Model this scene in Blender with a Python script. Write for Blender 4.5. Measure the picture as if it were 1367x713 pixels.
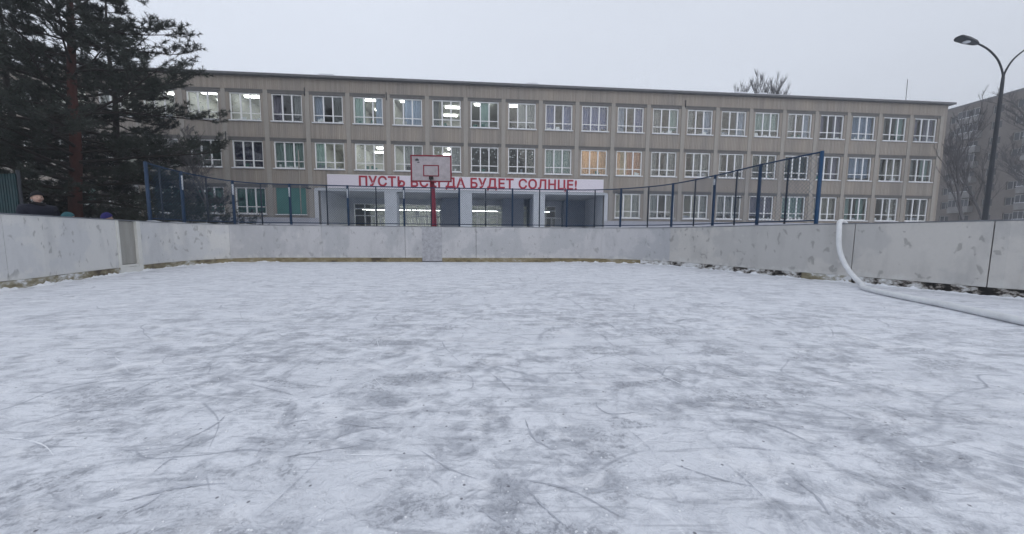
import bpy, bmesh, math, random
from mathutils import Vector, Matrix, noise
R = math.radians
random.seed(7)
sc = bpy.context.scene
for o in list(bpy.data.objects): bpy.data.objects.remove(o)
COL = sc.collection

# ------------------------------------------------------------------ camera
EYE = 0.90
cam = bpy.data.cameras.new('camera')
cam.sensor_width = 36.0
cam.lens = 460.0 / 1367.0 * 36.0
cam.clip_start = 0.05
cam.clip_end = 3000
camo = bpy.data.objects.new('camera', cam); COL.objects.link(camo)
camo.matrix_world = Matrix.Translation((0, 0, EYE)) @ Matrix.Rotation(math.pi/2 - 0.0901, 4, 'X') @ Matrix.Rotation(0.0068, 4, 'Z')
sc.camera = camo

# ------------------------------------------------------------------ world: overcast winter sky
SUN_EL, SUN_AZ = R(20), R(150)
w = bpy.data.worlds.new('World'); sc.world = w; w.use_nodes = True
nt = w.node_tree; nt.nodes.clear()
def N(nt, t, **k):
    n = nt.nodes.new(t)
    for a, b in k.items(): setattr(n, a, b)
    return n
L = lambda nt, a, b: nt.links.new(a, b)
out = N(nt, 'ShaderNodeOutputWorld'); bg = N(nt, 'ShaderNodeBackground'); L(nt, bg.outputs[0], out.inputs[0])
bg.inputs['Strength'].default_value = 0.10
sky = N(nt, 'ShaderNodeTexSky', sky_type='NISHITA'); sky.sun_disc = False
sky.sun_elevation = SUN_EL; sky.sun_rotation = SUN_AZ; sky.dust_density = 3.0
tc = N(nt, 'ShaderNodeTexCoord'); sp = N(nt, 'ShaderNodeSeparateXYZ'); L(nt, tc.outputs['Generated'], sp.inputs[0])
ramp = N(nt, 'ShaderNodeValToRGB'); L(nt, sp.outputs['Z'], ramp.inputs[0])
cr = ramp.color_ramp
cr.elements[0].position = 0.0; cr.elements[0].color = (0.715, 0.76, 0.845, 1)
cr.elements[1].position = 1.0; cr.elements[1].color = (0.62, 0.655, 0.73, 1)
e = cr.elements.new(0.33); e.color = (0.665, 0.712, 0.80, 1)
cl = N(nt, 'ShaderNodeTexNoise'); cl.inputs['Scale'].default_value = 1.3; cl.inputs['Detail'].default_value = 3
mp = N(nt, 'ShaderNodeMapping'); mp.inputs['Scale'].default_value = (1, 1, 3.0); L(nt, tc.outputs['Generated'], mp.inputs[0]); L(nt, mp.outputs[0], cl.inputs['Vector'])
mr = N(nt, 'ShaderNodeMapRange'); mr.inputs['To Min'].default_value = 10.0; mr.inputs['To Max'].default_value = 11.3; L(nt, cl.outputs[0], mr.inputs[0])
ma = N(nt, 'ShaderNodeMath', operation='MULTIPLY_ADD'); ma.inputs[1].default_value = -1.1; L(nt, sp.outputs['X'], ma.inputs[0]); L(nt, mr.outputs[0], ma.inputs[2])
vm = N(nt, 'ShaderNodeVectorMath', operation='SCALE'); L(nt, ramp.outputs[0], vm.inputs[0]); L(nt, ma.outputs[0], vm.inputs['Scale'])
mx = N(nt, 'ShaderNodeMix', data_type='RGBA'); mx.inputs['Factor'].default_value = 0.94
L(nt, sky.outputs[0], mx.inputs['A']); L(nt, vm.outputs[0], mx.inputs['B']); L(nt, mx.outputs['Result'], bg.inputs['Color'])
sl = bpy.data.lights.new('sun', 'SUN'); sl.energy = 0.5; sl.angle = R(40); sl.color = (1.0, 0.96, 0.92)
so = bpy.data.objects.new('sun', sl); COL.objects.link(so)
d = Vector((math.sin(SUN_AZ)*math.cos(SUN_EL), math.cos(SUN_AZ)*math.cos(SUN_EL), math.sin(SUN_EL)))
so.rotation_euler = d.to_track_quat('Z', 'Y').to_euler(); so.location = (0, -20, 30)
sc.view_settings.view_transform = 'Standard'; sc.view_settings.look = 'None'
sc.view_settings.exposure = 0.27; sc.view_settings.gamma = 1.0; sc.view_settings.use_curve_mapping = False
sc.cycles.use_denoising = True
sc.cycles.max_bounces = 5; sc.cycles.diffuse_bounces = 4; sc.cycles.transparent_max_bounces = 16; sc.cycles.volume_bounces = 0
sc.cycles.use_adaptive_sampling = True; sc.cycles.adaptive_threshold = 0.02
sc.cycles.sample_clamp_indirect = 4

# ------------------------------------------------------------------ object helpers
def tag(o, label=None, cat=None, group=None, kind=None):
    if label: o['label'] = label
    if cat: o['category'] = cat
    if group: o['group'] = group
    if kind: o['kind'] = kind
    return o
def thing(name, label, cat, loc=(0, 0, 0), rz=0.0, group=None):
    o = bpy.data.objects.new(name, None); COL.objects.link(o)
    o.empty_display_size = 0.2
    o.location = loc; o.rotation_euler = (0, 0, rz)
    return tag(o, label, cat, group)
class MB:
    def __init__(s): s.v = []; s.f = []; s.mi = []; s.sm = []
    def quad(s, a, b, c, d, m=0):
        i = len(s.v); s.v += [a, b, c, d]; s.f.append((i, i+1, i+2, i+3)); s.mi.append(m); s.sm.append(False); return s
    def tri(s, a, b, c, m=0):
        i = len(s.v); s.v += [a, b, c]; s.f.append((i, i+1, i+2)); s.mi.append(m); s.sm.append(False); return s
    def box(s, x0, x1, y0, y1, z0, z1, m=0):
        i = len(s.v)
        s.v += [(x0,y0,z0),(x1,y0,z0),(x1,y1,z0),(x0,y1,z0),(x0,y0,z1),(x1,y0,z1),(x1,y1,z1),(x0,y1,z1)]
        for q in ((0,3,2,1),(4,5,6,7),(0,1,5,4),(1,2,6,5),(2,3,7,6),(3,0,4,7)):
            s.f.append(tuple(i+k for k in q)); s.mi.append(m); s.sm.append(False)
        return s
    def tube(s, pts, rad, n=6, m=0, caps=True, smooth=True):
        pts = [Vector(p) for p in pts]
        if not hasattr(rad, '__len__'): rad = [rad]*len(pts)
        base = len(s.v); up = None
        for k, p in enumerate(pts):
            t = (pts[min(k+1, len(pts)-1)] - pts[max(k-1, 0)])
            if t.length < 1e-9: t = Vector((0, 0, 1))
            t.normalize()
            if up is None: up = Vector((0, 0, 1)) if abs(t.z) < 0.9 else Vector((1, 0, 0))
            a = t.cross(up)
            if a.length < 1e-6: a = t.orthogonal()
            a.normalize(); b = t.cross(a).normalized(); up = -b if b.dot(up) < 0 else b
            b = up; a = t.cross(b).normalized()
            for j in range(n):
                th = 2*math.pi*j/n + math.pi/4
                s.v.append(tuple(p + (a*math.cos(th) + b*math.sin(th))*rad[k]))
        for k in range(len(pts)-1):
            for j in range(n):
                s.f.append((base+k*n+j, base+k*n+(j+1) % n, base+(k+1)*n+(j+1) % n, base+(k+1)*n+j)); s.mi.append(m); s.sm.append(smooth)
        if caps:
            s.f.append(tuple(base+j for j in range(n))[::-1]); s.mi.append(m); s.sm.append(False)
            s.f.append(tuple(base+(len(pts)-1)*n+j for j in range(n))); s.mi.append(m); s.sm.append(False)
        return s
    def ball(s, c, r, nu=10, nv=7, m=0, sc_=(1, 1, 1)):
        i = len(s.v)
        for a in range(nv+1):
            ph = math.pi*a/nv
            for b in range(nu):
                th = 2*math.pi*b/nu
                s.v.append((c[0]+r*sc_[0]*math.sin(ph)*math.cos(th), c[1]+r*sc_[1]*math.sin(ph)*math.sin(th), c[2]+r*sc_[2]*math.cos(ph)))
        for a in range(nv):
            for b in range(nu):
                s.f.append((i+a*nu+b, i+(a+1)*nu+b, i+(a+1)*nu+(b+1) % nu, i+a*nu+(b+1) % nu)); s.mi.append(m); s.sm.append(True)
        return s
    def mesh(s, name, mats):
        me = bpy.data.meshes.new(name); me.from_pydata(s.v, [], s.f)
        if not isinstance(mats, (list, tuple)): mats = [mats]
        for q in mats: me.materials.append(q)
        me.polygons.foreach_set('material_index', s.mi); me.polygons.foreach_set('use_smooth', s.sm)
        me.update(); return me
    def build(s, name, mats, parent=None, loc=(0, 0, 0), rz=0.0):
        return put(s.mesh(name, mats), name, parent, loc, rz)
def put(me, name, parent=None, loc=(0, 0, 0), rz=0.0):
    o = bpy.data.objects.new(name, me); COL.objects.link(o); o.location = loc; o.rotation_euler = (0, 0, rz)
    if parent: o.parent = parent
    return o

# ------------------------------------------------------------------ materials
def mat(name, col=(.5, .5, .5), rough=.7, metal=0.0, var=0.0, vscale=3.0, bump=0.0, bscale=30.0, stretch=(1, 1, 1), spec=.3, col2=None):
    m = bpy.data.materials.new(name); m.use_nodes = True; nt = m.node_tree
    b = nt.nodes['Principled BSDF']; b.inputs['Roughness'].default_value = rough; b.inputs['Metallic'].default_value = metal
    b.inputs['Specular IOR Level'].default_value = spec
    b.inputs['Base Color'].default_value = (*col, 1)
    t = N(nt, 'ShaderNodeTexCoord'); mp = N(nt, 'ShaderNodeMapping'); mp.inputs['Scale'].default_value = stretch
    L(nt, t.outputs['Object'], mp.inputs[0])
    if var or col2:
        n = N(nt, 'ShaderNodeTexNoise'); n.inputs['Scale'].default_value = vscale; n.inputs['Detail'].default_value = 6; n.inputs['Roughness'].default_value = .65
        L(nt, mp.outputs[0], n.inputs['Vector'])
        r = N(nt, 'ShaderNodeValToRGB'); L(nt, n.outputs[0], r.inputs[0])
        r.color_ramp.elements[0].position = .3; r.color_ramp.elements[1].position = .7
        c2 = col2 or tuple(min(1, c*(1+var)) for c in col)
        c1 = col if col2 else tuple(c*(1-var) for c in col)
        r.color_ramp.elements[0].color = (*c1, 1); r.color_ramp.elements[1].color = (*c2, 1)
        L(nt, r.outputs[0], b.inputs['Base Color'])
    if bump:
        n2 = N(nt, 'ShaderNodeTexNoise'); n2.inputs['Scale'].default_value = bscale; n2.inputs['Detail'].default_value = 5
        L(nt, mp.outputs[0], n2.inputs['Vector'])
        bp = N(nt, 'ShaderNodeBump'); bp.inputs['Strength'].default_value = bump; bp.inputs['Distance'].default_value = .02
        L(nt, n2.outputs[0], bp.inputs['Height']); L(nt, bp.outputs[0], b.inputs['Normal'])
    return m
def emis(name, col, s):
    m = bpy.data.materials.new(name); m.use_nodes = True; b = m.node_tree.nodes['Principled BSDF']
    b.inputs['Base Color'].default_value = (.8, .8, .8, 1); b.inputs['Emission Color'].default_value = (*col, 1); b.inputs['Emission Strength'].default_value = s
    return m
def glassmat(name, tint=(.93, .95, .95), refl=.8):
    m = bpy.data.materials.new(name); m.use_nodes = True; nt = m.node_tree; nt.nodes.clear()
    o = N(nt, 'ShaderNodeOutputMaterial'); mx = N(nt, 'ShaderNodeMixShader'); tr = N(nt, 'ShaderNodeBsdfTransparent'); gl = N(nt, 'ShaderNodeBsdfGlossy')
    tr.inputs[0].default_value = (*tint, 1); gl.inputs['Roughness'].default_value = .03
    fr = N(nt, 'ShaderNodeLayerWeight'); fr.inputs[0].default_value = .5
    pw = N(nt, 'ShaderNodeMath', operation='POWER'); pw.inputs[1].default_value = 4.0; L(nt, fr.outputs['Facing'], pw.inputs[0])
    mu = N(nt, 'ShaderNodeMath', operation='MULTIPLY_ADD'); mu.inputs[1].default_value = refl*.7; mu.inputs[2].default_value = refl*.055
    L(nt, pw.outputs[0], mu.inputs[0]); L(nt, mu.outputs[0], mx.inputs[0]); L(nt, tr.outputs[0], mx.inputs[1]); L(nt, gl.outputs[0], mx.inputs[2]); L(nt, mx.outputs[0], o.inputs[0])
    return m
def cloth(name, col, tl=.45, fold=7.0):
    m = bpy.data.materials.new(name); m.use_nodes = True; nt = m.node_tree; nt.nodes.clear()
    o = N(nt, 'ShaderNodeOutputMaterial'); mx = N(nt, 'ShaderNodeMixShader'); di = N(nt, 'ShaderNodeBsdfDiffuse'); tr = N(nt, 'ShaderNodeBsdfTranslucent')
    t = N(nt, 'ShaderNodeTexCoord'); mp = N(nt, 'ShaderNodeMapping'); mp.inputs['Scale'].default_value = (fold, fold, .5); n = N(nt, 'ShaderNodeTexNoise'); n.inputs['Scale'].default_value = 1.0; n.inputs['Detail'].default_value = 4
    L(nt, t.outputs['Object'], mp.inputs[0]); L(nt, mp.outputs[0], n.inputs['Vector'])
    r = N(nt, 'ShaderNodeValToRGB'); r.color_ramp.elements[0].position = .35; r.color_ramp.elements[1].position = .65
    r.color_ramp.elements[0].color = (*[c*.82 for c in col], 1); r.color_ramp.elements[1].color = (*col, 1)
    L(nt, n.outputs[0], r.inputs[0]); L(nt, r.outputs[0], di.inputs[0]); L(nt, r.outputs[0], tr.inputs[0])
    mx.inputs[0].default_value = tl; L(nt, di.outputs[0], mx.inputs[1]); L(nt, tr.outputs[0], mx.inputs[2]); L(nt, mx.outputs[0], o.inputs[0])
    return m

# scraped snow on ice
def ice_material():
    m = bpy.data.materials.new('scraped_snowy_ice'); m.use_nodes = True; nt = m.node_tree; b = nt.nodes['Principled BSDF']
    t = N(nt, 'ShaderNodeTexCoord'); P = t.outputs['Object']
    def noise_(scale, detail=6, rough=.6, dist=0.0, stretch=(1, 1, 1), rot=0.0, off=(0, 0, 0)):
        mp = N(nt, 'ShaderNodeMapping'); mp.inputs['Scale'].default_value = stretch; mp.inputs['Rotation'].default_value = (0, 0, rot); mp.inputs['Location'].default_value = off
        L(nt, P, mp.inputs[0]); n = N(nt, 'ShaderNodeTexNoise'); n.inputs['Scale'].default_value = scale; n.inputs['Detail'].default_value = detail
        n.inputs['Roughness'].default_value = rough; n.inputs['Distortion'].default_value = dist; L(nt, mp.outputs[0], n.inputs['Vector']); return n.outputs[0]
    def mr(x, a, b_, c=0.0, d=1.0):
        q = N(nt, 'ShaderNodeMapRange'); q.interpolation_type = 'SMOOTHSTEP'
        for i, v in zip(('From Min', 'From Max', 'To Min', 'To Max'), (a, b_, c, d)): q.inputs[i].default_value = v
        L(nt, x, q.inputs[0]); return q.outputs[0]
    def op(o, x, y):
        q = N(nt, 'ShaderNodeMath', operation=o)
        for i, v in enumerate((x, y)):
            if isinstance(v, (int, float)): q.inputs[i].default_value = v
            else: L(nt, v, q.inputs[i])
        return q.outputs[0]
    big = noise_(.6, 4, .55, .6)                                       # broad worn zones
    mid = noise_(5.0, 6, .66, .8)                                       # patches of loose snow
    fine = noise_(15.0, 4, .72, .4)
    s1 = noise_(2.1, 5, .64, .6, (1.2, 3.4, 1), .35)
    s2 = noise_(2.3, 5, .64, .6, (1.1, 3.2, 1), -.7, (3, 7, 0))
    s3 = noise_(2.4, 4, .6, .4, (.8, 2.4, 1), .05, (9, 2, 0))
    v = op('ADD', op('MULTIPLY', big, .16), op('MULTIPLY', mid, .62))
    v = op('ADD', v, op('MULTIPLY', s1, .24)); v = op('ADD', v, op('MULTIPLY', s2, .20)); v = op('ADD', v, op('MULTIPLY', s3, .16)); v = op('ADD', v, op('MULTIPLY', fine, .30))
    wear = N(nt, 'ShaderNodeVectorMath', operation='DISTANCE'); wear.inputs[1].default_value = (.6, 1.6, 0); L(nt, P, wear.inputs[0])
    wr = mr(wear.outputs['Value'], 1.2, 7.0, .0, 1.0)      # the middle of the rink is skated most
    snow = mr(v, .71, .92)
    calm = op('MAXIMUM', op('MULTIPLY', wr, .55), mr(noise_(.9, 3, .5, .4, off=(4, 9, 0)), .47, .60, 0, .75))
    snow = op('ADD', op('MULTIPLY', snow, op('SUBTRACT', 1.0, calm)), op('MULTIPLY', calm, .84))
    # skate scratches: thin warped cell edges in short stretches
    def scratch(scale, width, seed, m0, m1, warp):
        mp = N(nt, 'ShaderNodeMapping'); mp.inputs['Location'].default_value = (seed, seed*1.7, 0); mp.inputs['Rotation'].default_value = (0, 0, seed); mp.inputs['Scale'].default_value = (1, 1.9, 1)
        L(nt, P, mp.inputs[0]); wn = N(nt, 'ShaderNodeTexNoise'); wn.inputs['Scale'].default_value = .5; wn.inputs['Detail'].default_value = 1; L(nt, mp.outputs[0], wn.inputs['Vector'])
        sc2 = N(nt, 'ShaderNodeVectorMath', operation='SCALE'); sc2.inputs['Scale'].default_value = warp; L(nt, wn.outputs['Color'], sc2.inputs[0])
        ad = N(nt, 'ShaderNodeVectorMath', operation='ADD'); L(nt, mp.outputs[0], ad.inputs[0]); L(nt, sc2.outputs[0], ad.inputs[1])
        vo = N(nt, 'ShaderNodeTexVoronoi', feature='DISTANCE_TO_EDGE'); vo.inputs['Scale'].default_value = scale; L(nt, ad.outputs[0], vo.inputs['Vector'])
        line = mr(vo.outputs['Distance'], 0, width, 1, 0)
        return op('MULTIPLY', line, mr(noise_(.9, 2, .5, 0, off=(seed*3, seed, 0)), m0, m1))
    sa = scratch(.55, .014, 1.3, .52, .60, 2.2)
    sb = scratch(.8, .010, 4.1, .55, .62, 3.0)
    sd = scratch(.42, .020, 2.4, .50, .58, 2.6)
    col = N(nt, 'ShaderNodeMix', data_type='RGBA'); col.inputs['A'].default_value = (.445, .465, .512, 1); col.inputs['B'].default_value = (.785, .805, .85, 1); L(nt, snow, col.inputs['Factor'])
    def blend(prev, fac, c):
        q = N(nt, 'ShaderNodeMix', data_type='RGBA'); q.inputs['B'].default_value = (*c, 1); L(nt, prev, q.inputs['A']); L(nt, fac, q.inputs['Factor']); return q.outputs['Result']
    c = col.outputs['Result']
    # long curved skate cuts: sets of arcs, each broken into short strokes
    def arcs(cx, cy, scale, width, dist, m0, m1, seed):
        mp = N(nt, 'ShaderNodeMapping'); mp.inputs['Location'].default_value = (-cx, -cy, 0); L(nt, P, mp.inputs[0])
        ln_ = N(nt, 'ShaderNodeVectorMath', operation='LENGTH'); L(nt, mp.outputs[0], ln_.inputs[0])
        wob = op('MULTIPLY', noise_(.7, 2, .5, 0, off=(seed, seed*2, 0)), dist)
        rr_ = op('FRACT', op('MULTIPLY', op('ADD', ln_.outputs['Value'], wob), scale), 0)
        line = mr(op('ABSOLUTE', op('SUBTRACT', rr_, .5), 0), 0, width, 1, 0)
        return op('MULTIPLY', line, mr(noise_(1.1, 3, .6, 0, off=(seed*5, seed, 0)), m0, m1))
    for cx_, cy_, k_, w_, d_, sd_, f_, dk in ((-3.5, 9, 1.1, .012, 1.6, 2.0, .6, 1), (5.5, 7, .9, .010, 2.0, 5.0, .55, 1), (-6, -2, 1.3, .012, 1.5, 9.0, .6, 1), (1.5, -4, 1.0, .010, 2.2, 13.0, .6, 1), (9, 1, 1.2, .010, 1.8, 17.0, .6, 0), (-1, 14, .8, .008, 2.4, 21.0, .6, 0)):
        c = blend(c, op('MULTIPLY', arcs(cx_, cy_, k_, w_, d_, .53, .60, sd_), f_), (.27, .29, .34) if dk else (.86, .88, .92))
    c = blend(c, op('MULTIPLY', sa, .55), (.33, .35, .40))
    c = blend(c, op('MULTIPLY', sd, .45), (.36, .38, .43))
    c = blend(c, op('MULTIPLY', sb, .55), (.88, .90, .94))
    # granular dark grit where the snow is scraped thin, plus odd specks
    clus = op('MULTIPLY', mr(noise_(1.7, 5, .62, .6, (1, 1.9, 1), .3, (6, 6, 0)), .54, .62), op('SUBTRACT', 1.0, op('MULTIPLY', wr, .8)))
    grit = op('MULTIPLY', mr(noise_(30, 4, .75), .47, .58), op('MAXIMUM', clus, mr(v, .80, .68)))
    c = blend(c, op('MULTIPLY', clus, .30), (.40, .42, .465))
    c = blend(c, op('MULTIPLY', grit, .62), (.24, .25, .285))
    for sc_, st, ro, of in ((2.0, (1, 5.5, 1), -.38, (5, 1, 0)), (2.6, (1, 6.5, 1), .55, (2, 8, 0)), (1.5, (1.2, 9, 1), .12, (7, 3, 0))):
        dash = mr(noise_(sc_, 5, .62, .9, st, ro, of), .585, .66)
        c = blend(c, op('MULTIPLY', dash, .42), (.32, .335, .375))
    pads = mr(noise_(3.6, 3, .5, .5, (1, 1.6, 1), .2, (11, 4, 0)), .56, .66)
    c = blend(c, op('MULTIPLY', pads, .40), (.90, .91, .94))
    vo = N(nt, 'ShaderNodeTexVoronoi', feature='F1', voronoi_dimensions='2D'); vo.inputs['Scale'].default_value = 7.0; L(nt, P, vo.inputs['Vector'])
    sx = N(nt, 'ShaderNodeSeparateColor'); L(nt, vo.outputs['Color'], sx.inputs[0])
    dot = op('MULTIPLY', mr(vo.outputs['Distance'], .022, .050, 1, 0), mr(sx.outputs[0], .70, .72))
    c = blend(c, op('MULTIPLY', dot, .8), (.12, .12, .14))
    L(nt, c, b.inputs['Base Color'])
    L(nt, mr(snow, 0, 1, .42, .75), b.inputs['Roughness']); b.inputs['Specular IOR Level'].default_value = .35
    hgt = op('ADD', op('MULTIPLY', noise_(5.0, 3, .66, .8), .62), op('MULTIPLY', noise_(15.0, 3, .72, .4), .5))
    bp = N(nt, 'ShaderNodeBump'); bp.inputs['Strength'].default_value = .7; bp.inputs['Distance'].default_value = .06; L(nt, hgt, bp.inputs['Height']); L(nt, bp.outputs[0], b.inputs['Normal'])
    return m

def board_material(name, light, patch, scuff=.5):
    m = bpy.data.materials.new(name); m.use_nodes = True; nt = m.node_tree; b = nt.nodes['Principled BSDF']
    t = N(nt, 'ShaderNodeTexCoord'); P = t.outputs['Object']
    def nz(scale, detail, rough, stretch, off=0.0, dist=0.0):
        mp = N(nt, 'ShaderNodeMapping'); mp.inputs['Scale'].default_value = stretch; mp.inputs['Location'].default_value = (off, off, off); L(nt, P, mp.inputs[0])
        n = N(nt, 'ShaderNodeTexNoise'); n.inputs['Scale'].default_value = scale; n.inputs['Detail'].default_value = detail; n.inputs['Roughness'].default_value = rough; n.inputs['Distortion'].default_value = dist
        L(nt, mp.outputs[0], n.inputs['Vector']); return n.outputs[0]
    def ramp(x, a, b_):
        q = N(nt, 'ShaderNodeMapRange'); q.interpolation_type = 'SMOOTHSTEP'; q.inputs['From Min'].default_value = a; q.inputs['From Max'].default_value = b_; L(nt, x, q.inputs[0]); return q.outputs[0]
    def blend(prev, fac, c, k=1.0):
        mu = N(nt, 'ShaderNodeMath', operation='MULTIPLY'); mu.inputs[1].default_value = k; L(nt, fac, mu.inputs[0])
        q = N(nt, 'ShaderNodeMix', data_type='RGBA'); q.inputs['B'].default_value = (*c, 1); L(nt, mu.outputs[0], q.inputs['Factor'])
        if isinstance(prev, tuple): q.inputs['A'].default_value = (*prev, 1)
        else: L(nt, prev, q.inputs['A'])
        return q.outputs['Result']
    c = blend(light, ramp(nz(.9, 5, .55, (1, 1, 1)), .46, .53), patch, .8)                     # repainted areas
    c = blend(c, ramp(nz(3.0, 6, .6, (1, 1, .35), 4), .45, .75), tuple(x*.82 for x in patch), .6)   # rain streaks
    c = blend(c, ramp(nz(7.5, 3, .5, (1, 1, .6), 9, .4), .615, .68), tuple(x*.45 for x in light), scuff)     # puck marks
    c = blend(c, ramp(nz(3.2, 5, .7, (1, 1, .8), 15, .3), .63, .70), (.72, .70, .67), .35)           # chipped to pale
    c = blend(c, ramp(nz(30, 4, .7, (1, 1, 1), 2), .5, .8), tuple(x*.7 for x in light), .35)
    # dirt and frost near the bottom edge
    sp = N(nt, 'ShaderNodeSeparateXYZ'); L(nt, P, sp.inputs[0])
    lo = N(nt, 'ShaderNodeMath', operation='ADD'); L(nt, sp.outputs['Z'], lo.inputs[0])
    n3 = nz(5, 5, .6, (1, 1, .5), 21); m3 = N(nt, 'ShaderNodeMath', operation='MULTIPLY'); m3.inputs[1].default_value = -.5; L(nt, n3, m3.inputs[0]); L(nt, m3.outputs[0], lo.inputs[1])
    q = N(nt, 'ShaderNodeMapRange'); q.inputs['From Min'].default_value = -.02; q.inputs['From Max'].default_value = -.12; L(nt, lo.outputs[0], q.inputs[0])
    c = blend(c, q.outputs[0], (.66, .66, .64), .6)
    L(nt, c, b.inputs['Base Color']); b.inputs['Roughness'].default_value = .6; b.inputs['Specular IOR Level'].default_value = .3
    bp = N(nt, 'ShaderNodeBump'); bp.inputs['Strength'].default_value = .25; bp.inputs['Distance'].default_value = .03; L(nt, nz(2.2, 4, .6, (1, 1, 1), 30), bp.inputs['Height']); L(nt, bp.outputs[0], b.inputs['Normal'])
    return m

M = {}
def mottled(name, stops, scale=6, stretch=(1, 1, 1.6), bump=.8, detail=8):
    m = bpy.data.materials.new(name); m.use_nodes = True; nt = m.node_tree; b = nt.nodes['Principled BSDF']; b.inputs['Roughness'].default_value = .9; b.inputs['Specular IOR Level'].default_value = .2
    t = N(nt, 'ShaderNodeTexCoord'); mp = N(nt, 'ShaderNodeMapping'); mp.inputs['Scale'].default_value = stretch; L(nt, t.outputs['Object'], mp.inputs[0])
    n = N(nt, 'ShaderNodeTexNoise'); n.inputs['Scale'].default_value = scale; n.inputs['Detail'].default_value = detail; n.inputs['Roughness'].default_value = .68; L(nt, mp.outputs[0], n.inputs['Vector'])
    n2 = N(nt, 'ShaderNodeTexNoise'); n2.inputs['Scale'].default_value = scale*.16; n2.inputs['Detail'].default_value = 2; L(nt, t.outputs['Object'], n2.inputs['Vector'])
    a = N(nt, 'ShaderNodeMath', operation='MULTIPLY_ADD'); a.inputs[1].default_value = .7; L(nt, n2.outputs[0], a.inputs[0]); L(nt, n.outputs[0], a.inputs[2])
    a2 = N(nt, 'ShaderNodeMath', operation='SUBTRACT'); a2.inputs[1].default_value = .35; L(nt, a.outputs[0], a2.inputs[0])
    r = N(nt, 'ShaderNodeValToRGB'); L(nt, a2.outputs[0], r.inputs[0]); e = r.color_ramp.elements
    while len(e) < len(stops): e.new(.5)
    for el, (p_, c_) in zip(e, stops): el.position = p_; el.color = (*c_, 1)
    L(nt, r.outputs[0], b.inputs['Base Color'])
    bp = N(nt, 'ShaderNodeBump'); bp.inputs['Strength'].default_value = bump; bp.inputs['Distance'].default_value = .02; L(nt, n.outputs[0], bp.inputs['Height']); L(nt, bp.outputs[0], b.inputs['Normal'])
    return m
M['ice'] = ice_material()
M['snow'] = mat('snow', (.78, .80, .84), .8, var=.08, vscale=4, bump=.6, bscale=9)
M['board_left'] = board_material('pale_worn_board', (.64, .64, .63), (.56, .57, .585), .6)
M['board_far'] = board_material('blue_grey_board', (.52, .52, .535), (.43, .44, .46), .45)
M['board_right'] = board_material('grey_board', (.565, .55, .525), (.475, .47, .46), .6)
M['gate'] = mat('weathered_grey_plywood', (.33, .325, .30), .8, var=.14, vscale=5, stretch=(1, 1, .15), bump=.3)
M['patch'] = mat('rough_plywood_patch', (.39, .395, .42), .8, var=.25, vscale=9, bump=.6)
M['kick'] = mottled('ochre_kick_board', ((.30, (.09, .075, .06)), (.42, (.20, .175, .12)), (.52, (.27, .245, .17)), (.60, (.42, .41, .37)), (.66, (.68, .69, .70))), 5)
M['kick_far'] = mottled('brown_kick_board', ((.30, (.09, .075, .055)), (.45, (.22, .185, .11)), (.60, (.29, .25, .16)), (.74, (.45, .44, .42))), 5)
M['kick_dark'] = mottled('gap_shade_frosted_board', ((.36, (.02, .02, .02)), (.42, (.06, .055, .05)), (.45, (.22, .20, .18)), (.52, (.50, .50, .49)), (.60, (.72, .73, .74))), 6)  # darkest stops paint in shaded gaps under the boards, pale stops frost
M['cap'] = mat('steel_cap_rail', (.17, .18, .20), .6, var=.25, vscale=5)
M['seam'] = mat('dark_seam', (.07, .07, .075), .9)
M['white_trim'] = mat('pale_edge_strip', (.66, .66, .63), .7, var=.1)
M['blue'] = mat('blue_painted_steel', (.014, .038, .085), .5, var=.25, vscale=6)
M['blue_bright'] = mat('bright_blue_painted_steel', (.010, .055, .135), .45, var=.15, vscale=6)
M['darksteel'] = mat('dark_steel', (.035, .04, .05), .6, var=.2)
M['frost'] = mat('frosted_white_steel', (.62, .65, .69), .7, var=.15, vscale=12)
M['net'] = mat('blue_coated_wire', (.018, .06, .12), .5)
M['red'] = mat('dark_red_paint', (.22, .020, .038), .5, var=.25, vscale=8)
M['backboard'] = mat('worn_pinkish_plywood', (.42, .385, .405), .7, var=.18, vscale=4, bump=.2)
M['blacksteel'] = mat('black_steel', (.02, .02, .022), .5)
M['hose'] = mat('dirty_white_hose', (.72, .735, .75), .55, var=.10, vscale=5, bump=.25, bscale=40)
M['concrete'] = mat('school_smooth_concrete', (.338, .318, .292), .85, var=.10, vscale=1.2, stretch=(1, 1, .4), bump=.2)
M['plinth'] = mat('painted_plinth', (.40, .41, .46), .8, var=.08, vscale=1.0, stretch=(1, 1, .5))
M['head_shade'] = mat('painted_head_shade', (.15, .147, .145), .8, var=.1)
M['pvc'] = mat('white_window_frame', (.84, .85, .86), .4, var=.03)
M['sill'] = mat('snowy_metal_sill', (.70, .72, .75), .6, var=.08)
M['roofedge'] = mat('dark_roof_flashing', (.14, .145, .155), .6, var=.15)
M['glass'] = glassmat('window_glass')
M['interior'] = mat('room_plaster', (.56, .56, .54), .9)
M['portico'] = mat('blue_grey_portico_paint', (.55, .57, .61), .8, var=.06, vscale=1)
M['portico_dark'] = mat('dark_blue_grey_cladding', (.29, .315, .37), .7, var=.08)
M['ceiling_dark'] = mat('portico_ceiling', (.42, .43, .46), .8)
M['pillar'] = mat('pale_blue_grey_pillar', (.50, .53, .575), .8, var=.05, vscale=1.5)
M['banner'] = mat('pale_banner_sheet', (.70, .66, .73), .7, var=.03, vscale=.6)
M['letters'] = mat('red_lettering', (.36, .03, .055), .6)
M['lamp'] = emis('fluorescent_tube_light', (.98, 1.0, .95), 11.0)
M['lamp_warm'] = emis('warm_room_light', (1.0, .80, .55), 26.0)
M['paper'] = mat('white_paper', (.75, .77, .78), .8)
M['bark'] = mat('pine_bark', (.03, .02, .019), .95, bump=.8, bscale=18, stretch=(1, 1, .3), col2=(.10, .038, .033), vscale=1.5)
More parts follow.
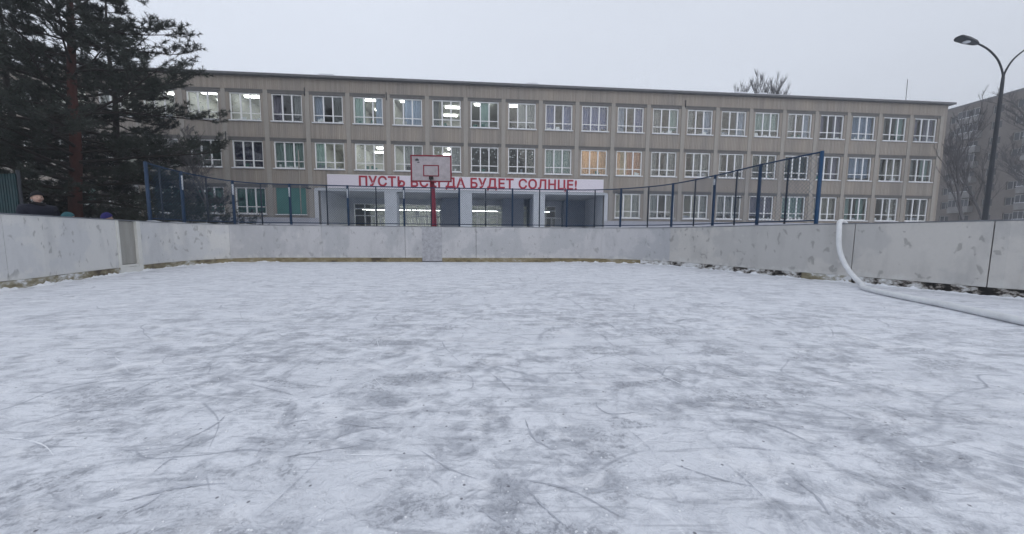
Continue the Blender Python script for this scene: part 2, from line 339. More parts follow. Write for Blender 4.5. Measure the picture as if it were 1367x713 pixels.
M['branch'] = mat('dark_branch_bark', (.032, .028, .027), .95, var=.3)
M['needles'] = mat('pine_needles', (.020, .028, .025), .8, col2=(.072, .082, .072), vscale=2.2, spec=.15)
M['needles2'] = mat('spruce_needles', (.014, .022, .022), .85, col2=(.040, .050, .048), vscale=1.8, spec=.1)
M['twig'] = mat('bare_twig_bark', (.12, .118, .125), .95, var=.2)
M['skin'] = mat('skin', (.50, .33, .27), .55)
M['black_cloth'] = mat('black_knit', (.012, .012, .015), .95, bump=.4, bscale=90)
M['navy_cloth'] = mat('navy_down_coat', (.008, .010, .022), .7, var=.2, bump=.3, bscale=12)
M['teal_cloth'] = mat('teal_jacket_cloth', (.03, .10, .12), .8, var=.15)
M['violet_cloth'] = mat('blue_violet_jacket_cloth', (.022, .02, .12), .8, var=.15)
M['teal_panel'] = mat('dark_teal_sheet_metal', (.010, .034, .040), .6, var=.3, vscale=2)
M['apt'] = mat('grey_panel_facade', (.165, .148, .138), .9, var=.12, vscale=.5, bump=.2)
M['apt_win'] = mat('dark_apartment_pane', (.05, .055, .065), .15, spec=.5)
M['apt_frame'] = mat('off_white_frame', (.33, .33, .33), .6)
M['balcony'] = mat('balcony_parapet', (.21, .205, .205), .85, var=.2, vscale=.8)
M['lampmetal'] = mat('street_lamp_steel', (.045, .05, .058), .5, var=.15)
M['lampglass'] = mat('street_lamp_lens', (.55, .57, .60), .2)

def ribbed():
    m = bpy.data.materials.new('ribbed_brownish_panel'); m.use_nodes = True; nt = m.node_tree; b = nt.nodes['Principled BSDF']
    t = N(nt, 'ShaderNodeTexCoord'); sp = N(nt, 'ShaderNodeSeparateXYZ'); L(nt, t.outputs['Object'], sp.inputs[0])
    mp = N(nt, 'ShaderNodeMapping'); mp.inputs['Scale'].default_value = (5.2, 1, .10); L(nt, t.outputs['Object'], mp.inputs[0])
    n = N(nt, 'ShaderNodeTexNoise'); n.inputs['Scale'].default_value = 1.0; n.inputs['Detail'].default_value = 3; L(nt, mp.outputs[0], n.inputs['Vector'])
    n2 = N(nt, 'ShaderNodeTexNoise'); n2.inputs['Scale'].default_value = .8; n2.inputs['Detail'].default_value = 6; mp2 = N(nt, 'ShaderNodeMapping'); mp2.inputs['Scale'].default_value = (1, 1, .28); L(nt, t.outputs['Object'], mp2.inputs[0]); L(nt, mp2.outputs[0], n2.inputs['Vector'])
    r = N(nt, 'ShaderNodeValToRGB'); r.color_ramp.elements[0].position = .36; r.color_ramp.elements[1].position = .66
    r.color_ramp.elements[0].color = (.292, .270, .243, 1); r.color_ramp.elements[1].color = (.362, .335, .302, 1); L(nt, n.outputs[0], r.inputs[0])
    r2 = N(nt, 'ShaderNodeMix', data_type='RGBA', blend_type='MULTIPLY'); r2.inputs['Factor'].default_value = 1
    r3 = N(nt, 'ShaderNodeValToRGB'); r3.color_ramp.elements[0].position = .35; r3.color_ramp.elements[1].position = .65
    r3.color_ramp.elements[0].color = (.87, .87, .885, 1); r3.color_ramp.elements[1].color = (1.04, 1.0, .97, 1); L(nt, n2.outputs[0], r3.inputs[0])
    L(nt, r.outputs[0], r2.inputs['A']); L(nt, r3.outputs[0], r2.inputs['B']); L(nt, r2.outputs['Result'], b.inputs['Base Color'])
    b.inputs['Roughness'].default_value = .9; b.inputs['Specular IOR Level'].default_value = .2
    wv = N(nt, 'ShaderNodeMath', operation='MULTIPLY'); wv.inputs[1].default_value = 48; L(nt, sp.outputs['X'], wv.inputs[0])
    sn = N(nt, 'ShaderNodeMath', operation='SINE'); L(nt, wv.outputs[0], sn.inputs[0])
    bp = N(nt, 'ShaderNodeBump'); bp.inputs['Strength'].default_value = .35; bp.inputs['Distance'].default_value = .02; L(nt, sn.outputs[0], bp.inputs['Height']); L(nt, bp.outputs[0], b.inputs['Normal'])
    return m
M['ribbed'] = ribbed()

# ------------------------------------------------------------------ rink outline
CTRL = [(-6.6, -11), (-7.0, -4), (-7.55, 1.5), (-7.92, 5.27), (-8.26, 6.33), (-8.64, 7.46), (-9.10, 9.16), (-8.95, 10.38), (-8.35, 11.05), (-6.98, 11.28), (-3.41, 11.62),
        (0.43, 11.88), (1.75, 11.96), (3.03, 11.86), (4.67, 11.05), (5.48, 9.78), (5.90, 8.70), (6.36, 7.72), (6.78, 7.04), (7.14, 6.29), (7.56, 5.36), (7.90, 4.6), (9.2, 0), (10.2, -5), (11.2, -11)]
def catmull(P, n=14):
    o = []
    for i in range(len(P)-1):
        p0, p1, p2, p3 = (Vector(P[max(i-1, 0)]), Vector(P[i]), Vector(P[i+1]), Vector(P[min(i+2, len(P)-1)]))
        for k in range(n):
            t = k/n
            o.append(.5*((2*p1)+(p2-p0)*t+(2*p0-5*p1+4*p2-p3)*t*t+(3*p1-p0-3*p2+p3)*t**3))
    o.append(Vector(P[-1])); return o
CURVE = catmull(CTRL)
ARC = [0.0]
for a, b in zip(CURVE, CURVE[1:]): ARC.append(ARC[-1]+(b-a).length)
def at_arc(s):
    s = max(0.0, min(ARC[-1]-1e-6, s)); lo, hi = 0, len(ARC)-1
    while hi-lo > 1:
        m_ = (lo+hi)//2
        if ARC[m_] <= s: lo = m_
        else: hi = m_
    t = (s-ARC[lo])/(ARC[lo+1]-ARC[lo]); p = CURVE[lo].lerp(CURVE[lo+1], t)
    a = CURVE[max(lo-1, 0)]; b = CURVE[min(lo+2, len(CURVE)-1)]; d_ = (b-a).normalized()
    return p, Vector((d_.y, -d_.x))           # point, inward normal (curve runs clockwise seen from above: inside is on the right)
def arc_of(x, y):
    q = Vector((x, y)); i = min(range(len(CURVE)), key=lambda k: (CURVE[k]-q).length)
    best = (9, 0)
    for k in range(-20, 21):
        s = ARC[i]+k*.02; p, _ = at_arc(s); best = min(best, ((p-q).length, s))
    return best[1]
def strip(mb, s0, s1, o0, o1, z0, z1, m=0, step=.2, jit=None):
    """solid strip following the outline; offsets are measured inward"""
    n = max(1, int(math.ceil((s1-s0)/step))); base = len(mb.v)
    for k in range(n+1):
        s = s0+(s1-s0)*k/n; p, nn = at_arc(s)
        a = p+nn*o0; b = p+nn*o1
        j = jit(s) if jit else (0, 0, 0)
        mb.v += [(a.x, a.y, z0+j[2]), (b.x+nn.x*j[0], b.y+nn.y*j[0], z0+j[2]), (b.x+nn.x*j[0], b.y+nn.y*j[0], z1+j[1]), (a.x, a.y, z1+j[1])]
    for k in range(n):
        for j in range(4):
            mb.f.append((base+4*k+j, base+4*k+(j+1) % 4, base+4*k+4+(j+1) % 4, base+4*k+4+j)); mb.mi.append(m); mb.sm.append(False)
    mb.f.append((base+3, base+2, base+1, base)); mb.mi.append(m); mb.sm.append(False)
    e_ = base+4*n; mb.f.append((e_, e_+1, e_+2, e_+3)); mb.mi.append(m); mb.sm.append(False)
    return mb

# ground and ice
g = MB(); 
g.quad((-600, -600, -.012), (600, -600, -.012), (600, 900, -.012), (-600, 900, -.012))
tag(g.build('snowy_ground', M['snow']), kind='structure')
me = bpy.data.meshes.new('ice_surface'); bm = bmesh.new()
f = bm.faces.new([bm.verts.new((p.x, p.y, 0)) for p in CURVE]); bmesh.ops.triangulate(bm, faces=[f])
bmesh.ops.recalc_face_normals(bm, faces=bm.faces)
if bm.faces[0].normal.z < 0: bmesh.ops.reverse_faces(bm, faces=bm.faces)
bm.to_mesh(me); bm.free(); me.materials.append(M['ice'])
tag(put(me, 'ice_surface'), kind='structure')

# skate gouges cut into the ice: thin tapered darker strips, and crumbs of scraped snow
def gouges(lines, wmin, wmax, m, name, label, z):
    mb = MB(); rg = random.Random(5)
    for ln_ in lines:
        pts = catmull([tuple(p) for p in ln_], 8); n = len(pts); w0 = rg.uniform(wmin, wmax); b0 = len(mb.v)
        for k, p in enumerate(pts):
            t = (pts[min(k+1, n-1)]-pts[max(k-1, 0)]).normalized(); nr = Vector((-t.y, t.x)); ww = w0*math.sin(math.pi*(k+.35)/(n-.3))**.8*(.35+1.3*rg.random())
            mb.v += [tuple((p+nr*ww).to_3d()+Vector((0, 0, z))), tuple((p-nr*ww).to_3d()+Vector((0, 0, z)))]
        for k in range(n-1): mb.f.append((b0+2*k+1, b0+2*k+3, b0+2*k+2, b0+2*k)); mb.mi.append(0); mb.sm.append(False)
    return tag(mb.build(name, m), label, 'skate marks', kind='stuff')
M['gouge'] = mat('scraped_bare_ice', (.47, .49, .54), .5, var=.22, vscale=22)
M['shaving'] = mat('fresh_ice_shavings', (.88, .90, .93), .7)
MARKS = [[(-0.84, 1.58), (-0.72, 1.56), (-0.61, 1.53)], [(-1.44, 1.39), (-1.41, 1.48), (-1.4, 1.57), (-1.42, 1.64)], [(-1.38, 1.36), (-1.38, 1.42)], [(-1.35, 1.23), (-1.36, 1.3), (-1.33, 1.3)], [(-1.31, 1.08), (-1.22, 1.13), (-1.13, 1.16), (-1.03, 1.17)], [(-1.24, 1.03), (-1.21, 1.08), (-1.21, 1.12)], [(-1.99, 2.44), (-1.82, 2.37), (-1.72, 2.34)], [(-2.18, 2.14), (-2.1, 2.23), (-2.06, 2.31)], [(-1.83, 2.03), (-1.64, 2.03)], [(-1.57, 2.0), (-1.38, 1.93), (-1.22, 1.86)], [(-1.07, 1.55), (-1.03, 1.59), (-0.98, 1.6)], [(-2.2, 1.66), (-2.04, 1.69)], [(-0.3, 2.17), (-0.25, 2.11), (-0.23, 2.0), (-0.24, 1.96)], [(-0.6, 2.89), (-0.53, 2.69), (-0.46, 2.57)], [(0.46, 1.8), (0.46, 1.74), (0.51, 1.68), (0.65, 1.7)], [(0.42, 2.28), (0.45, 2.16), (0.47, 2.11)], [(0.76, 1.74), (0.78, 1.7)], [(1.18, 1.64), (1.27, 1.56), (1.32, 1.45)], [(0.07, 1.62), (0.1, 1.47), (0.18, 1.38)], [(0.65, 1.29), (0.78, 1.21), (0.89, 1.17)], [(-0.16, 2.23), (-0.06, 2.06), (0.01, 1.91)], [(-0.67, 1.45), (-0.59, 1.43)], [(0.05, 1.2), (0.21, 1.15), (0.36, 1.03)], [(-0.39, 1.38), (-0.24, 1.26), (-0.12, 1.2)], [(1.97, 2.15), (2.08, 2.07)], [(1.06, 1.25), (1.07, 1.14), (1.04, 1.04)], [(-2.26, 1.59), (-2.21, 1.7)], [(-0.92, 1.32), (-0.76, 1.37), (-0.59, 1.42)]]
rg = random.Random(12)
def rnd_marks(n, x0, x1, y0, y1, l0, l1):
    o = []
    for _ in range(n):
        x, y = rg.uniform(x0, x1), rg.uniform(y0, y1); a = rg.choice((.2, .45, 2.6, 2.9, -.9, 1.2))+rg.gauss(0, .25); l = rg.uniform(l0, l1); cv = rg.gauss(0, .35); p = [(x, y)]
        for k in range(3): a += cv*.5; x += math.cos(a)*l/3; y += math.sin(a)*l/3; p.append((x, y))
        o.append(p)
    return o
gouges(MARKS, .0025, .0058, M['gouge'], 'skate_gouges', 'short dark skate scrapes cut into the ice', .002)
gouges(rnd_marks(34, -3.5, 3.5, .9, 4.2, .10, .4)+rnd_marks(36, -6, 5.5, 3.5, 9.5, .3, 1.1), .001, .003, M['gouge'], 'fine_skate_cuts', 'fine thin skate cuts crossing the ice', .0035)
gouges(rnd_marks(36, -4, 4, 1.0, 7.5, .12, .5), .0012, .0032, M['shaving'], 'ice_shavings', 'thin white lines of ice shavings beside skate cuts', .005)
mb = MB()
for _ in range(520):
    y = .9+4.5*rg.random()**1.7; x = rg.uniform(-1.4, 1.4)*y; r_ = rg.uniform(.002, .005)
    mb.ball((x, y, r_*.4), r_, 5, 3, sc_=(rg.uniform(.8, 1.7), rg.uniform(.8, 1.5), .7))
tag(mb.build('ice_crumbs', M['shaving']), 'scattered tiny crumbs of ice on the near surface', 'ice crumbs', kind='stuff')

# ------------------------------------------------------------------ rink boards
H = 1.18; KICK = .15
boards = thing('rink_boards', 'long curved grey hockey rink boards standing around the snowy ice, scuffed and patched', 'rink boards', (0, 0, 0))
gA, gB = arc_of(-8.70, 7.62), arc_of(-8.84, 8.15)
s540, s563, s590, s636 = arc_of(-3.6, 11.6), arc_of(-3.04, 11.65), arc_of(-2.37, 11.70), arc_of(-1.22, 11.78)
s1142, s1327 = arc_of(6.84, 6.92), arc_of(7.53, 5.43)
cuts = sorted([0, gA, gB, s540, s563, s590, s636, s1142, s1327, ARC[-1]])
full = [cuts[0]]
for a, b in zip(cuts, cuts[1:]):
    n = max(1, round((b-a)/2.3)); full += [a+(b-a)*(k+1)/n for k in range(n)]
s_leftend = arc_of(-8.95, 10.38); s_farend = arc_of(4.2, 11.3)
dark = {round(x, 3) for x in (s540, s636, s1142, s1327)}
for a, b in zip(full, full[1:]):
    mid_ = (a+b)/2
    if abs(a-gA) < 1e-3:
        q = MB(); strip(q, a+.02, b-.02, -.075, -.03, .20, H-.01)
        o = q.build('gate', M['gate'], boards); o['label'] = 'recessed brownish grey gate leaf in the left boards'
        q = MB(); strip(q, a-.045, a+.018, -.06, .018, .12, H); strip(q, b-.018, b+.10, -.06, .022, .10, H+.0)
        strip(q, a+.02, b-.02, -.06, .014, .14, .19); q.build('gate_post', M['white_trim'], boards)
        continue
    if abs(a-s563) < 1e-3:
        q = MB(); strip(q, a, b, -.05, .010, .03, H-.003); o = q.build('board_panel', M['patch'], boards); o['label'] = 'rough mottled grey plywood patch reaching down to the ice'
        continue
    mm = M['board_left'] if mid_ < s_leftend else M['board_far'] if mid_ < s_farend else M['board_right']
    g0 = .006 if round(a, 3) in dark else .0015; g1 = .006 if round(b, 3) in dark else .0015
    if abs(a-gB) < 1e-3: g0 = .10
    if abs(b-gA) < 1e-3: g1 = .046
    j = random.uniform(-.004, .004)
    q = MB(); strip(q, a+g0, b-g1, -.045+j, .0+j, KICK-.01, H, step=.15); q.build('board_panel', mm, boards)
q = MB(); strip(q, 0, ARC[-1], -.10, -.052, .0, H-.05, step=.3); q.build('backing_frame', M['seam'], boards)
# cap rail
q = MB(); strip(q, 0, ARC[-1], -.085, .008, H+.001, H+.022, step=.2); q.build('cap_rail', M['cap'], boards)
# kick boards
def nz1(s, k=1.0, o=0.0): return noise.noise(Vector((s*k, o, 3.1)))
def kick(s0, s1, m):
    q = MB(); strip(q, s0, s1, -.045, .022, .0, KICK-.015, step=.08, jit=lambda s: (.006*nz1(s, 7), .012*nz1(s, 4, 5), 0)); q.build('kick_board', m, boards)
kL = [0, arc_of(-7.92, 5.27)+.4, gA]
s_r1 = arc_of(6.42, 7.6); s_r2 = arc_of(6.86, 6.9)
kick(0, gA-.05, M['kick']); kick(gA-.04, gB+.1, M['white_trim']); kick(gB+.11, s_leftend, M['kick']); kick(s_leftend+.005, s563-.01, M['kick_far']); kick(s590+.01, s_farend, M['kick_far']); kick(s_farend+.005, s_r1+.0, M['kick_dark']); kick(s_r1+.01, s_r2, M['kick']); kick(s_r2+.01, ARC[-1], M['kick_dark'])
for s in range(0, 40):   # rear struts of the boards
    ss = s*1.15+.5
    if ss > ARC[-1]: break
    p, nn = at_arc(ss); a = p-nn*.12; b = p-nn*.55
    q = MB(); q.tube([(a.x, a.y, H-.15), (b.x, b.y, 0)], .022, 4); q.build('rear_strut', M['darksteel'], boards)

# snow crust heaped against the foot of the boards
def crust(s0, s1, name, label, dens, hmax, wmax, thr):
    mb = MB(); n = int((s1-s0)/.035); rows = []
    for k in range(n+1):
        s = s0+(s1-s0)*k/n; p, nn = at_arc(s)
        a = max(0.0, (nz1(s, dens, 11)*.5+.5)-thr)/(1-thr); a = min(1, a*1.3)*(.35+1.3*abs(nz1(s, 13, 2))+.7*abs(nz1(s, 31, 6)))
        hh = hmax*a; ww = .03+wmax*a*(.7+.6*abs(nz1(s, 6, 8)))
        row = []
        for u, v in ((0, 1), (.25, .93), (.55, .62), (.8, .25), (1, 0)):
            off = .0+ww*u+.012*nz1(s, 17, u*9); z = hh*v*(1+.45*nz1(s, 21, u*5+v)) - (.004 if v == 0 else 0)
            row.append(Vector((p.x+nn.x*off, p.y+nn.y*off, max(z, -.003) if a > .01 else -.006)))
        rows.append(row)
    base = len(mb.v)
    for r_ in rows: mb.v += [tuple(v) for v in r_]
    for k in range(n):
        for j in range(4):
            mb.f.append((base+5*k+j, base+5*k+5+j, base+5*k+6+j, base+5*k+j+1)); mb.mi.append(0); mb.sm.append(True)
    return tag(mb.build(name, M['snow']), label, 'snow', kind='stuff')
crust(arc_of(-7.6, 2), s540-4, 'snow_crust', 'broken crust of snow heaped along the foot of the left boards', 3.7, .085, .13, .22)
crust(s636+2.6, arc_of(8.6, 2), 'snow_crust', 'ragged crumbs of snow and ice along the foot of the right boards', 5.3, .085, .07, .24)
# snow lying on the ledge behind the cap rail
def ledge(s0, s1, label):
    mb = MB(); strip(mb, s0, s1, -.19, -.09, H-.03, H+.035, step=.08, jit=lambda s: (.02*nz1(s, 5), .028*nz1(s, 3.1, 4)-.004, 0))
    tag(mb.build('ledge_snow', M['snow']), label, 'snow', kind='stuff')
q = MB(); strip(q, arc_of(-9.1, 8.9), arc_of(6.4, 7.7), -.19, -.088, H-.075, H-.033, step=.3); q.build('ledge', M['darksteel'], boards)
ledge(arc_of(-9.05, 8.75), arc_of(-5.6, 11.4), 'thin line of snow lying on the ledge behind the left part of the boards')
ledge(arc_of(-1.0, 11.8), arc_of(6.40, 7.65), 'thin line of snow lying on the ledge behind the right part of the boards')

# ------------------------------------------------------------------ fence on top of the boards
FO = -.15; FZ = 2.50
def top_z(y): return 2.50+max(0, 11.8-y)*.056
fence = thing('mesh_fence', 'tall blue steel fence of wire netting on posts rising behind the far boards', 'fence', (0, 0, 0))
thick = [(-8.96, 8.59, 0, 0), (-9.06, 9.59, 1, 0), (-8.62, 10.79, 1, 0), (-7.18, 11.27, 1, 0), (-5.39, 11.44, 1, 0), (-3.6, 11.6, 1, 0), (-1.79, 11.72, 0, 0), (0, 11.84, 0, 0), (1.86, 11.94, 0, 0), (3.62, 11.64, 0, 0), (4.91, 10.73, 0, 0), (5.54, 9.61, 2, 0), (5.98, 8.49, 0, 0), (6.52, 7.46, 0, 1)]
thin = [(-9.15, 9.1), (-8.97, 10.26), (-8.02, 11.15), (-6.05, 11.38), (-4.5, 11.52), (-2.72, 11.66), (-0.9, 11.78), (.93, 11.91), (2.82, 11.93), (4.38, 11.27), (5.28, 10.12), (5.76, 9.02), (6.24, 7.97)]
fs = []
def arc_seen(x, y):
    s0 = arc_of(x, y); az = math.atan2(x, y); best = (9, s0)
    for k in range(-60, 61):
        p, nn = at_arc(s0+k*.01); c = p+nn*FO; best = min(best, (abs(math.atan2(c.x, c.y)-az), s0+k*.01))
    return best[1]
for x, y, fr, big_ in thick:
    s = arc_seen(x, y); p, nn = at_arc(s); c = p+nn*FO; fs.append(s); r_ = .031 if big_ else .032
    FZ = top_z(c.y); q = MB(); q.tube([(c.x, c.y, 0), (c.x, c.y, FZ+.02)], r_*1.2, 4); q.v = [tuple(v) for v in q.v]
    o = q.build('post', M['blue_bright'] if big_ else M['blue'], fence)
    if big_: o['label'] = 'thick bright blue end post'
    if fr:
        z0 = 2.12 if fr == 1 else 2.35
        q = MB(); q.tube([(c.x+nn.x*.02, c.y+nn.y*.02, z0), (c.x+nn.x*.02, c.y+nn.y*.02, FZ-.1)], r_*.78, 6); q.build('frost_patch', M['frost'], o)
for x, y in thin:
    s = arc_seen(x, y); p, nn = at_arc(s); c = p+nn*FO
    q = MB(); q.tube([(c.x, c.y, H-.1), (c.x, c.y, top_z(c.y)-.02)], .022, 5); q.build('intermediate_post', M['darksteel'], fence)
sF0, sF1 = fs[0], fs[-1]
def rail(z, r_):
    q = MB(); pts = []
    n = 90
    for k in range(n+1):
        p, nn = at_arc(sF0+(sF1-sF0)*k/n); c = p+nn*FO; pts.append((c.x, c.y, top_z(c.y) if z > 2 else z))
    q.tube(pts, r_, 5); return q.build('top_rail' if z > 2 else 'bottom_rail', M['blue'], fence)
rail(FZ, .019); rail(H+.10, .016)
net = MB(); pitch = .075; zt_, zb_ = 2.50-.02, H+.10; hh_ = zt_-zb_
k = sF0-hh_
while k < sF1:
    for sg in (1, -1):
        pts = []
        for j in range(7):
            z = j; s = (k+hh_*j/6) if sg > 0 else (k+hh_-hh_*j/6)
            if sF0 <= s <= sF1:
                p, nn = at_arc(s); c = p+nn*(FO+.05); pts.append((c.x, c.y, zb_+(top_z(c.y)-.02-zb_)*j/6))
        if len(pts) > 1: net.tube(pts, .0028, 3, caps=False, smooth=False)
    k += pitch
net.build('wire_netting', M['net'], fence)

# ------------------------------------------------------------------ hose
hp = [(10.2, 8.6, .05), (9.2, 8.4, .05), (8.2, 7.9, .25), (7.5, 7.55, .75), (7.02, 7.28, 1.14), (6.90, 7.22, 1.225), (6.76, 7.13, 1.246), (6.65, 7.06, 1.215), (6.60, 7.0, 1.08), (6.56, 6.93, .75), (6.56, 6.84, .5), (6.56, 6.68, .27), (6.50, 6.45, .12), (6.36, 6.2, .058), (6.14, 5.98, .048), (5.98, 5.65, .046), (5.80, 5.10, .045), (5.68, 4.55, .045), (5.53, 4.06, .045), (5.42, 3.73, .045), (5.25, 3.2, .045), (4.9, 2.2, .045), (4.6, .8, .045), (4.9, -1.5, .045), (6.0, -4, .045)]
def cat3(P, n=8):
    o = []
    for i in range(len(P)-1):
        p0, p1, p2, p3 = (Vector(P[max(i-1, 0)]), Vector(P[i]), Vector(P[i+1]), Vector(P[min(i+2, len(P)-1)]))
        for k in range(n):
            t = k/n; o.append(.5*((2*p1)+(p2-p0)*t+(2*p0-5*p1+4*p2-p3)*t*t+(3*p1-p0-3*p2+p3)*t**3))
    o.append(Vector(P[-1])); return o
q = MB(); q.tube(cat3(hp), .043, 12)
tag(q.build('water_hose', M['hose']), 'thick dirty white hose draped over the right boards and running across the ice', 'hose')

# ------------------------------------------------------------------ basketball stand
bb = thing('basketball_stand', 'basketball backboard with dark red frame on a red pole behind the far boards', 'basketball hoop', (-3.47, 15.0, 0), R(2))
q = MB(); q.tube([(0, .22, 0), (0, .22, 3.6)], .105, 4); q.tube([(.16, .30, 0), (.05, .26, 3.1)], .05, 4); q.build('pole', M['red'], bb)
q = MB(); q.tube([(0, .20, 3.55), (-.5, .03, 4.0)], .03, 4); q.tube([(0, .20, 3.55), (.5, .03, 4.0)], .03, 4); q.tube([(0, .2, 3.3), (0, .03, 3.3)], .04, 4); q.build('bracket', M['red'], bb)
bx0, bx1, bz0, bz1 = -.865, .865, 3.17, 4.29
q = MB(); q.box(bx0+.04, bx1-.04, -.012, .012, bz0+.04, bz1-.04); board = q.build('backboard', M['backboard'], bb)
q = MB()
for a in ((bx0, bx1, bz0, bz0+.055), (bx0, bx1, bz1-.055, bz1)): q.box(a[0], a[1], -.03, .02, a[2], a[3])
for a in ((bx0, bx0+.055), (bx1-.055, bx1)): q.box(a[0], a[1], -.027, .018, bz0+.055, bz1-.055)
q.build('frame', M['red'], board)
q = MB(); sx0, sx1, sz0, sz1, t_ = -.34, .33, 3.40, 3.88, .045
q.box(sx0, sx1, -.02, -.0125, sz0, sz0+t_); q.box(sx0, sx1, -.02, -.0125, sz1-t_, sz1); q.box(sx0, sx0+t_, -.02, -.0125, sz0+t_, sz1-t_); q.box(sx1-t_, sx1, -.02, -.0125, sz0+t_, sz1-t_)
q.build('target_square', M['red'], board)
q = MB(); q.box(-.09, .09, -.06, -.021, 3.27, 3.40); q.tube([(0, -.05, 3.36), (0, -.16, 3.24), (0, -.05, 3.2)], .02, 5); q.build('broken_rim_bracket', M['blacksteel'], board)
q = MB()
for _ in range(16):
    a = Vector((-.58+random.uniform(-.07, .07), -.0135, 4.05+random.uniform(-.09, .09))); r_ = random.uniform(.012, .035)
    q.box(a.x-r_, a.x+r_, -.0145-.0008*_/4, -.0125, a.z-r_*.8, a.z+r_*.9)
q.build('dark_scuff', M['darksteel'], board)

# ------------------------------------------------------------------ school building (local frame: x along facade, y into the building)
P_ = 2.8278; W_ = 2.095; HW = 1.91; ZT = [None, EYE+6.687+3.3, EYE+6.687, EYE+6.687-3.3]
S0, S1 = -4*P_-.9, 59.48; ROOF = 12.0
school = thing('school_building', 'long three storey grey brown school with rows of white framed windows and lit rooms', 'school', (-22.8997, 25.058, 0), .0817)
PX0, PX1 = 8.62, 30.24; PZ = 4.22
wall = MB()
TH = .35
cols = {1: list(range(-4, 21)), 2: list(range(-4, 21)), 3: [k for k in range(-4, 21) if k < 3 or k > 10]}
levels = []
LH = .20                                             # dark strip above each window, standing for recess shade
zt1, zt2, zt3 = ZT[1]+LH, ZT[2]+LH, ZT[3]+LH
zb1, zb2, zb3 = ZT[1]-HW, ZT[2]-HW, ZT[3]-HW
wall.box(S0, S1, 0, TH, zt1, ROOF)
wall.box(S0, S1, 0, TH, zt2, zb1)
wall.box(S0, PX0, 0, TH, zt3, zb2); wall.box(PX1, S1, 0, TH, zt3, zb2); wall.box(PX0, PX1, 0, TH, PZ+.14, zb2)
wall.box(S0, PX0, 0, TH, 0, zb3); wall.box(PX1, S1, 0, TH, 0, zb3)
def piers(row, z0, z1, rng):
    a0, a1 = rng; ks = [k for k in cols[row] if a0 <= k*P_ < a1]
    x = a0
    for k in ks:
        wall.box(x, k*P_, 0, TH, z0, z1); x = k*P_+W_
    wall.box(x, a1, 0, TH, z0, z1)
piers(1, zb1, zt1, (S0, S1)); piers(2, zb2, zt2, (S0, S1)); piers(3, zb3, zt3, (S0, PX0)); piers(3, zb3, zt3, (PX1, S1))
wall.box(S0, S0+.35, TH, 14, 0, ROOF); wall.box(S1-.35, S1, TH, 14, 0, ROOF); wall.box(S0, S1, 14, 14.3, 0, ROOF)
wall.build('wall', M['ribbed'], school)
# pilasters between the bays
pm = MB().box(-.15, .15, -.035, -.001, 0, ROOF-.92).mesh('pilaster', M['concrete'])
pms = MB().box(-.15, .15, -.035, -.001, PZ+1.15, ROOF-.92).mesh('short_pilaster', M['concrete'])
for k in range(-4, 22):
    x = k*P_ - (P_-W_)/2
    put(pms if PX0 < x < PX1+.2 else pm, 'pilaster', school, (x, 0, 0))
q = MB(); q.box(S0, PX0-.02, -.075, -.047, 0, 2.13); o = q.build('plinth', M['plinth'], school)
q = MB(); q.box(PX1+.02, S1, -.075, -.047, 0, 2.13); q.build('plinth', M['plinth'], school)
# roof
q = MB(); q.box(S0-.3, S1+.28, -.32, 14.5, ROOF+.001, ROOF+.14); rf = q.build('roof', M['roofedge'], school)
q = MB(); q.box(S0-.28, S1+.26, -.30, 14.4, ROOF+.141, ROOF+.17); q.build('roof_snow', M['snow'], rf)
for x, ww in ((9.3, .9), (24.5, .7), (41.5, .9), (43.4, .5)):
    q = MB(); q.box(x-ww/2, x+ww/2, .6, 1.3, ROOF+.17, ROOF+.55); q.box(x-ww/2-.08, x+ww/2+.08, .52, 1.38, ROOF+.551, ROOF+.61); q.build('vent', M['sill'], rf)
q = MB(); q.tube([(58.1, 2, ROOF+.1), (58.05, 2, ROOF+2.9)], .02, 4); q.build('antenna', M['darksteel'], rf)

# windows
def frame_mesh(solid=False):
    q = MB(); y0, y1 = .07, .14; b_ = .078
    q.box(0, W_, y0, y1, HW-b_, HW); q.box(0, W_, y0, y1, 0, b_)
    q.box(0, b_, y0, y1, b_, HW-b_); q.box(W_-b_, W_, y0, y1, b_, HW-b_)
    zt = HW*.27
    for x in (W_*.345, W_*.655): q.box(x-.042, x+.042, y0-.004, y1, b_, HW-b_)
    for xa, xb in ((b_, W_*.345-.042), (W_*.345+.042, W_*.655-.042), (W_*.655+.042, W_-b_)): q.box(xa, xb, y0, y1, zt-.026, zt+.026)
    return q.mesh('window', M['pvc'])
fm = frame_mesh()
pane_m = MB().box(.06, W_-.06, .10, .11, .06, HW-.06).mesh('pane', M['glass'])
sill_m = MB().box(-.05, W_+.05, -.12, .069, -.06, -.002).mesh('sill', M['sill'])
head_shade_m = MB().box(-.22, W_+.22, -.02, .10, HW+.002, HW+LH-.03).box(-.22, W_+.22, -.045, .05, HW+LH-.029, HW+LH+.04, 1).mesh('head_shade_strip', [M['head_shade'], M['head_shade']])  # dark colour stands in for the shade in the recess over the window
def curtain_mesh(x0, x1, z0=.03, z1=HW, m=None, amp=.04, y=.30):
    q = MB(); n = max(4, int((x1-x0)/.045)); ph = random.random()*6
    b0 = len(q.v)
    for k in range(n+1):
        x = x0+(x1-x0)*k/n; yy = y+amp*math.sin(x*34+ph)+.6*amp*math.sin(x*13+ph*2)
        q.v += [(x, yy, z0), (x, yy, z1)]
    for k in range(n):
        q.f.append((b0+2*k, b0+2*k+2, b0+2*k+3, b0+2*k+1)); q.mi.append(0); q.sm.append(True)
    return q.mesh('curtain', m)
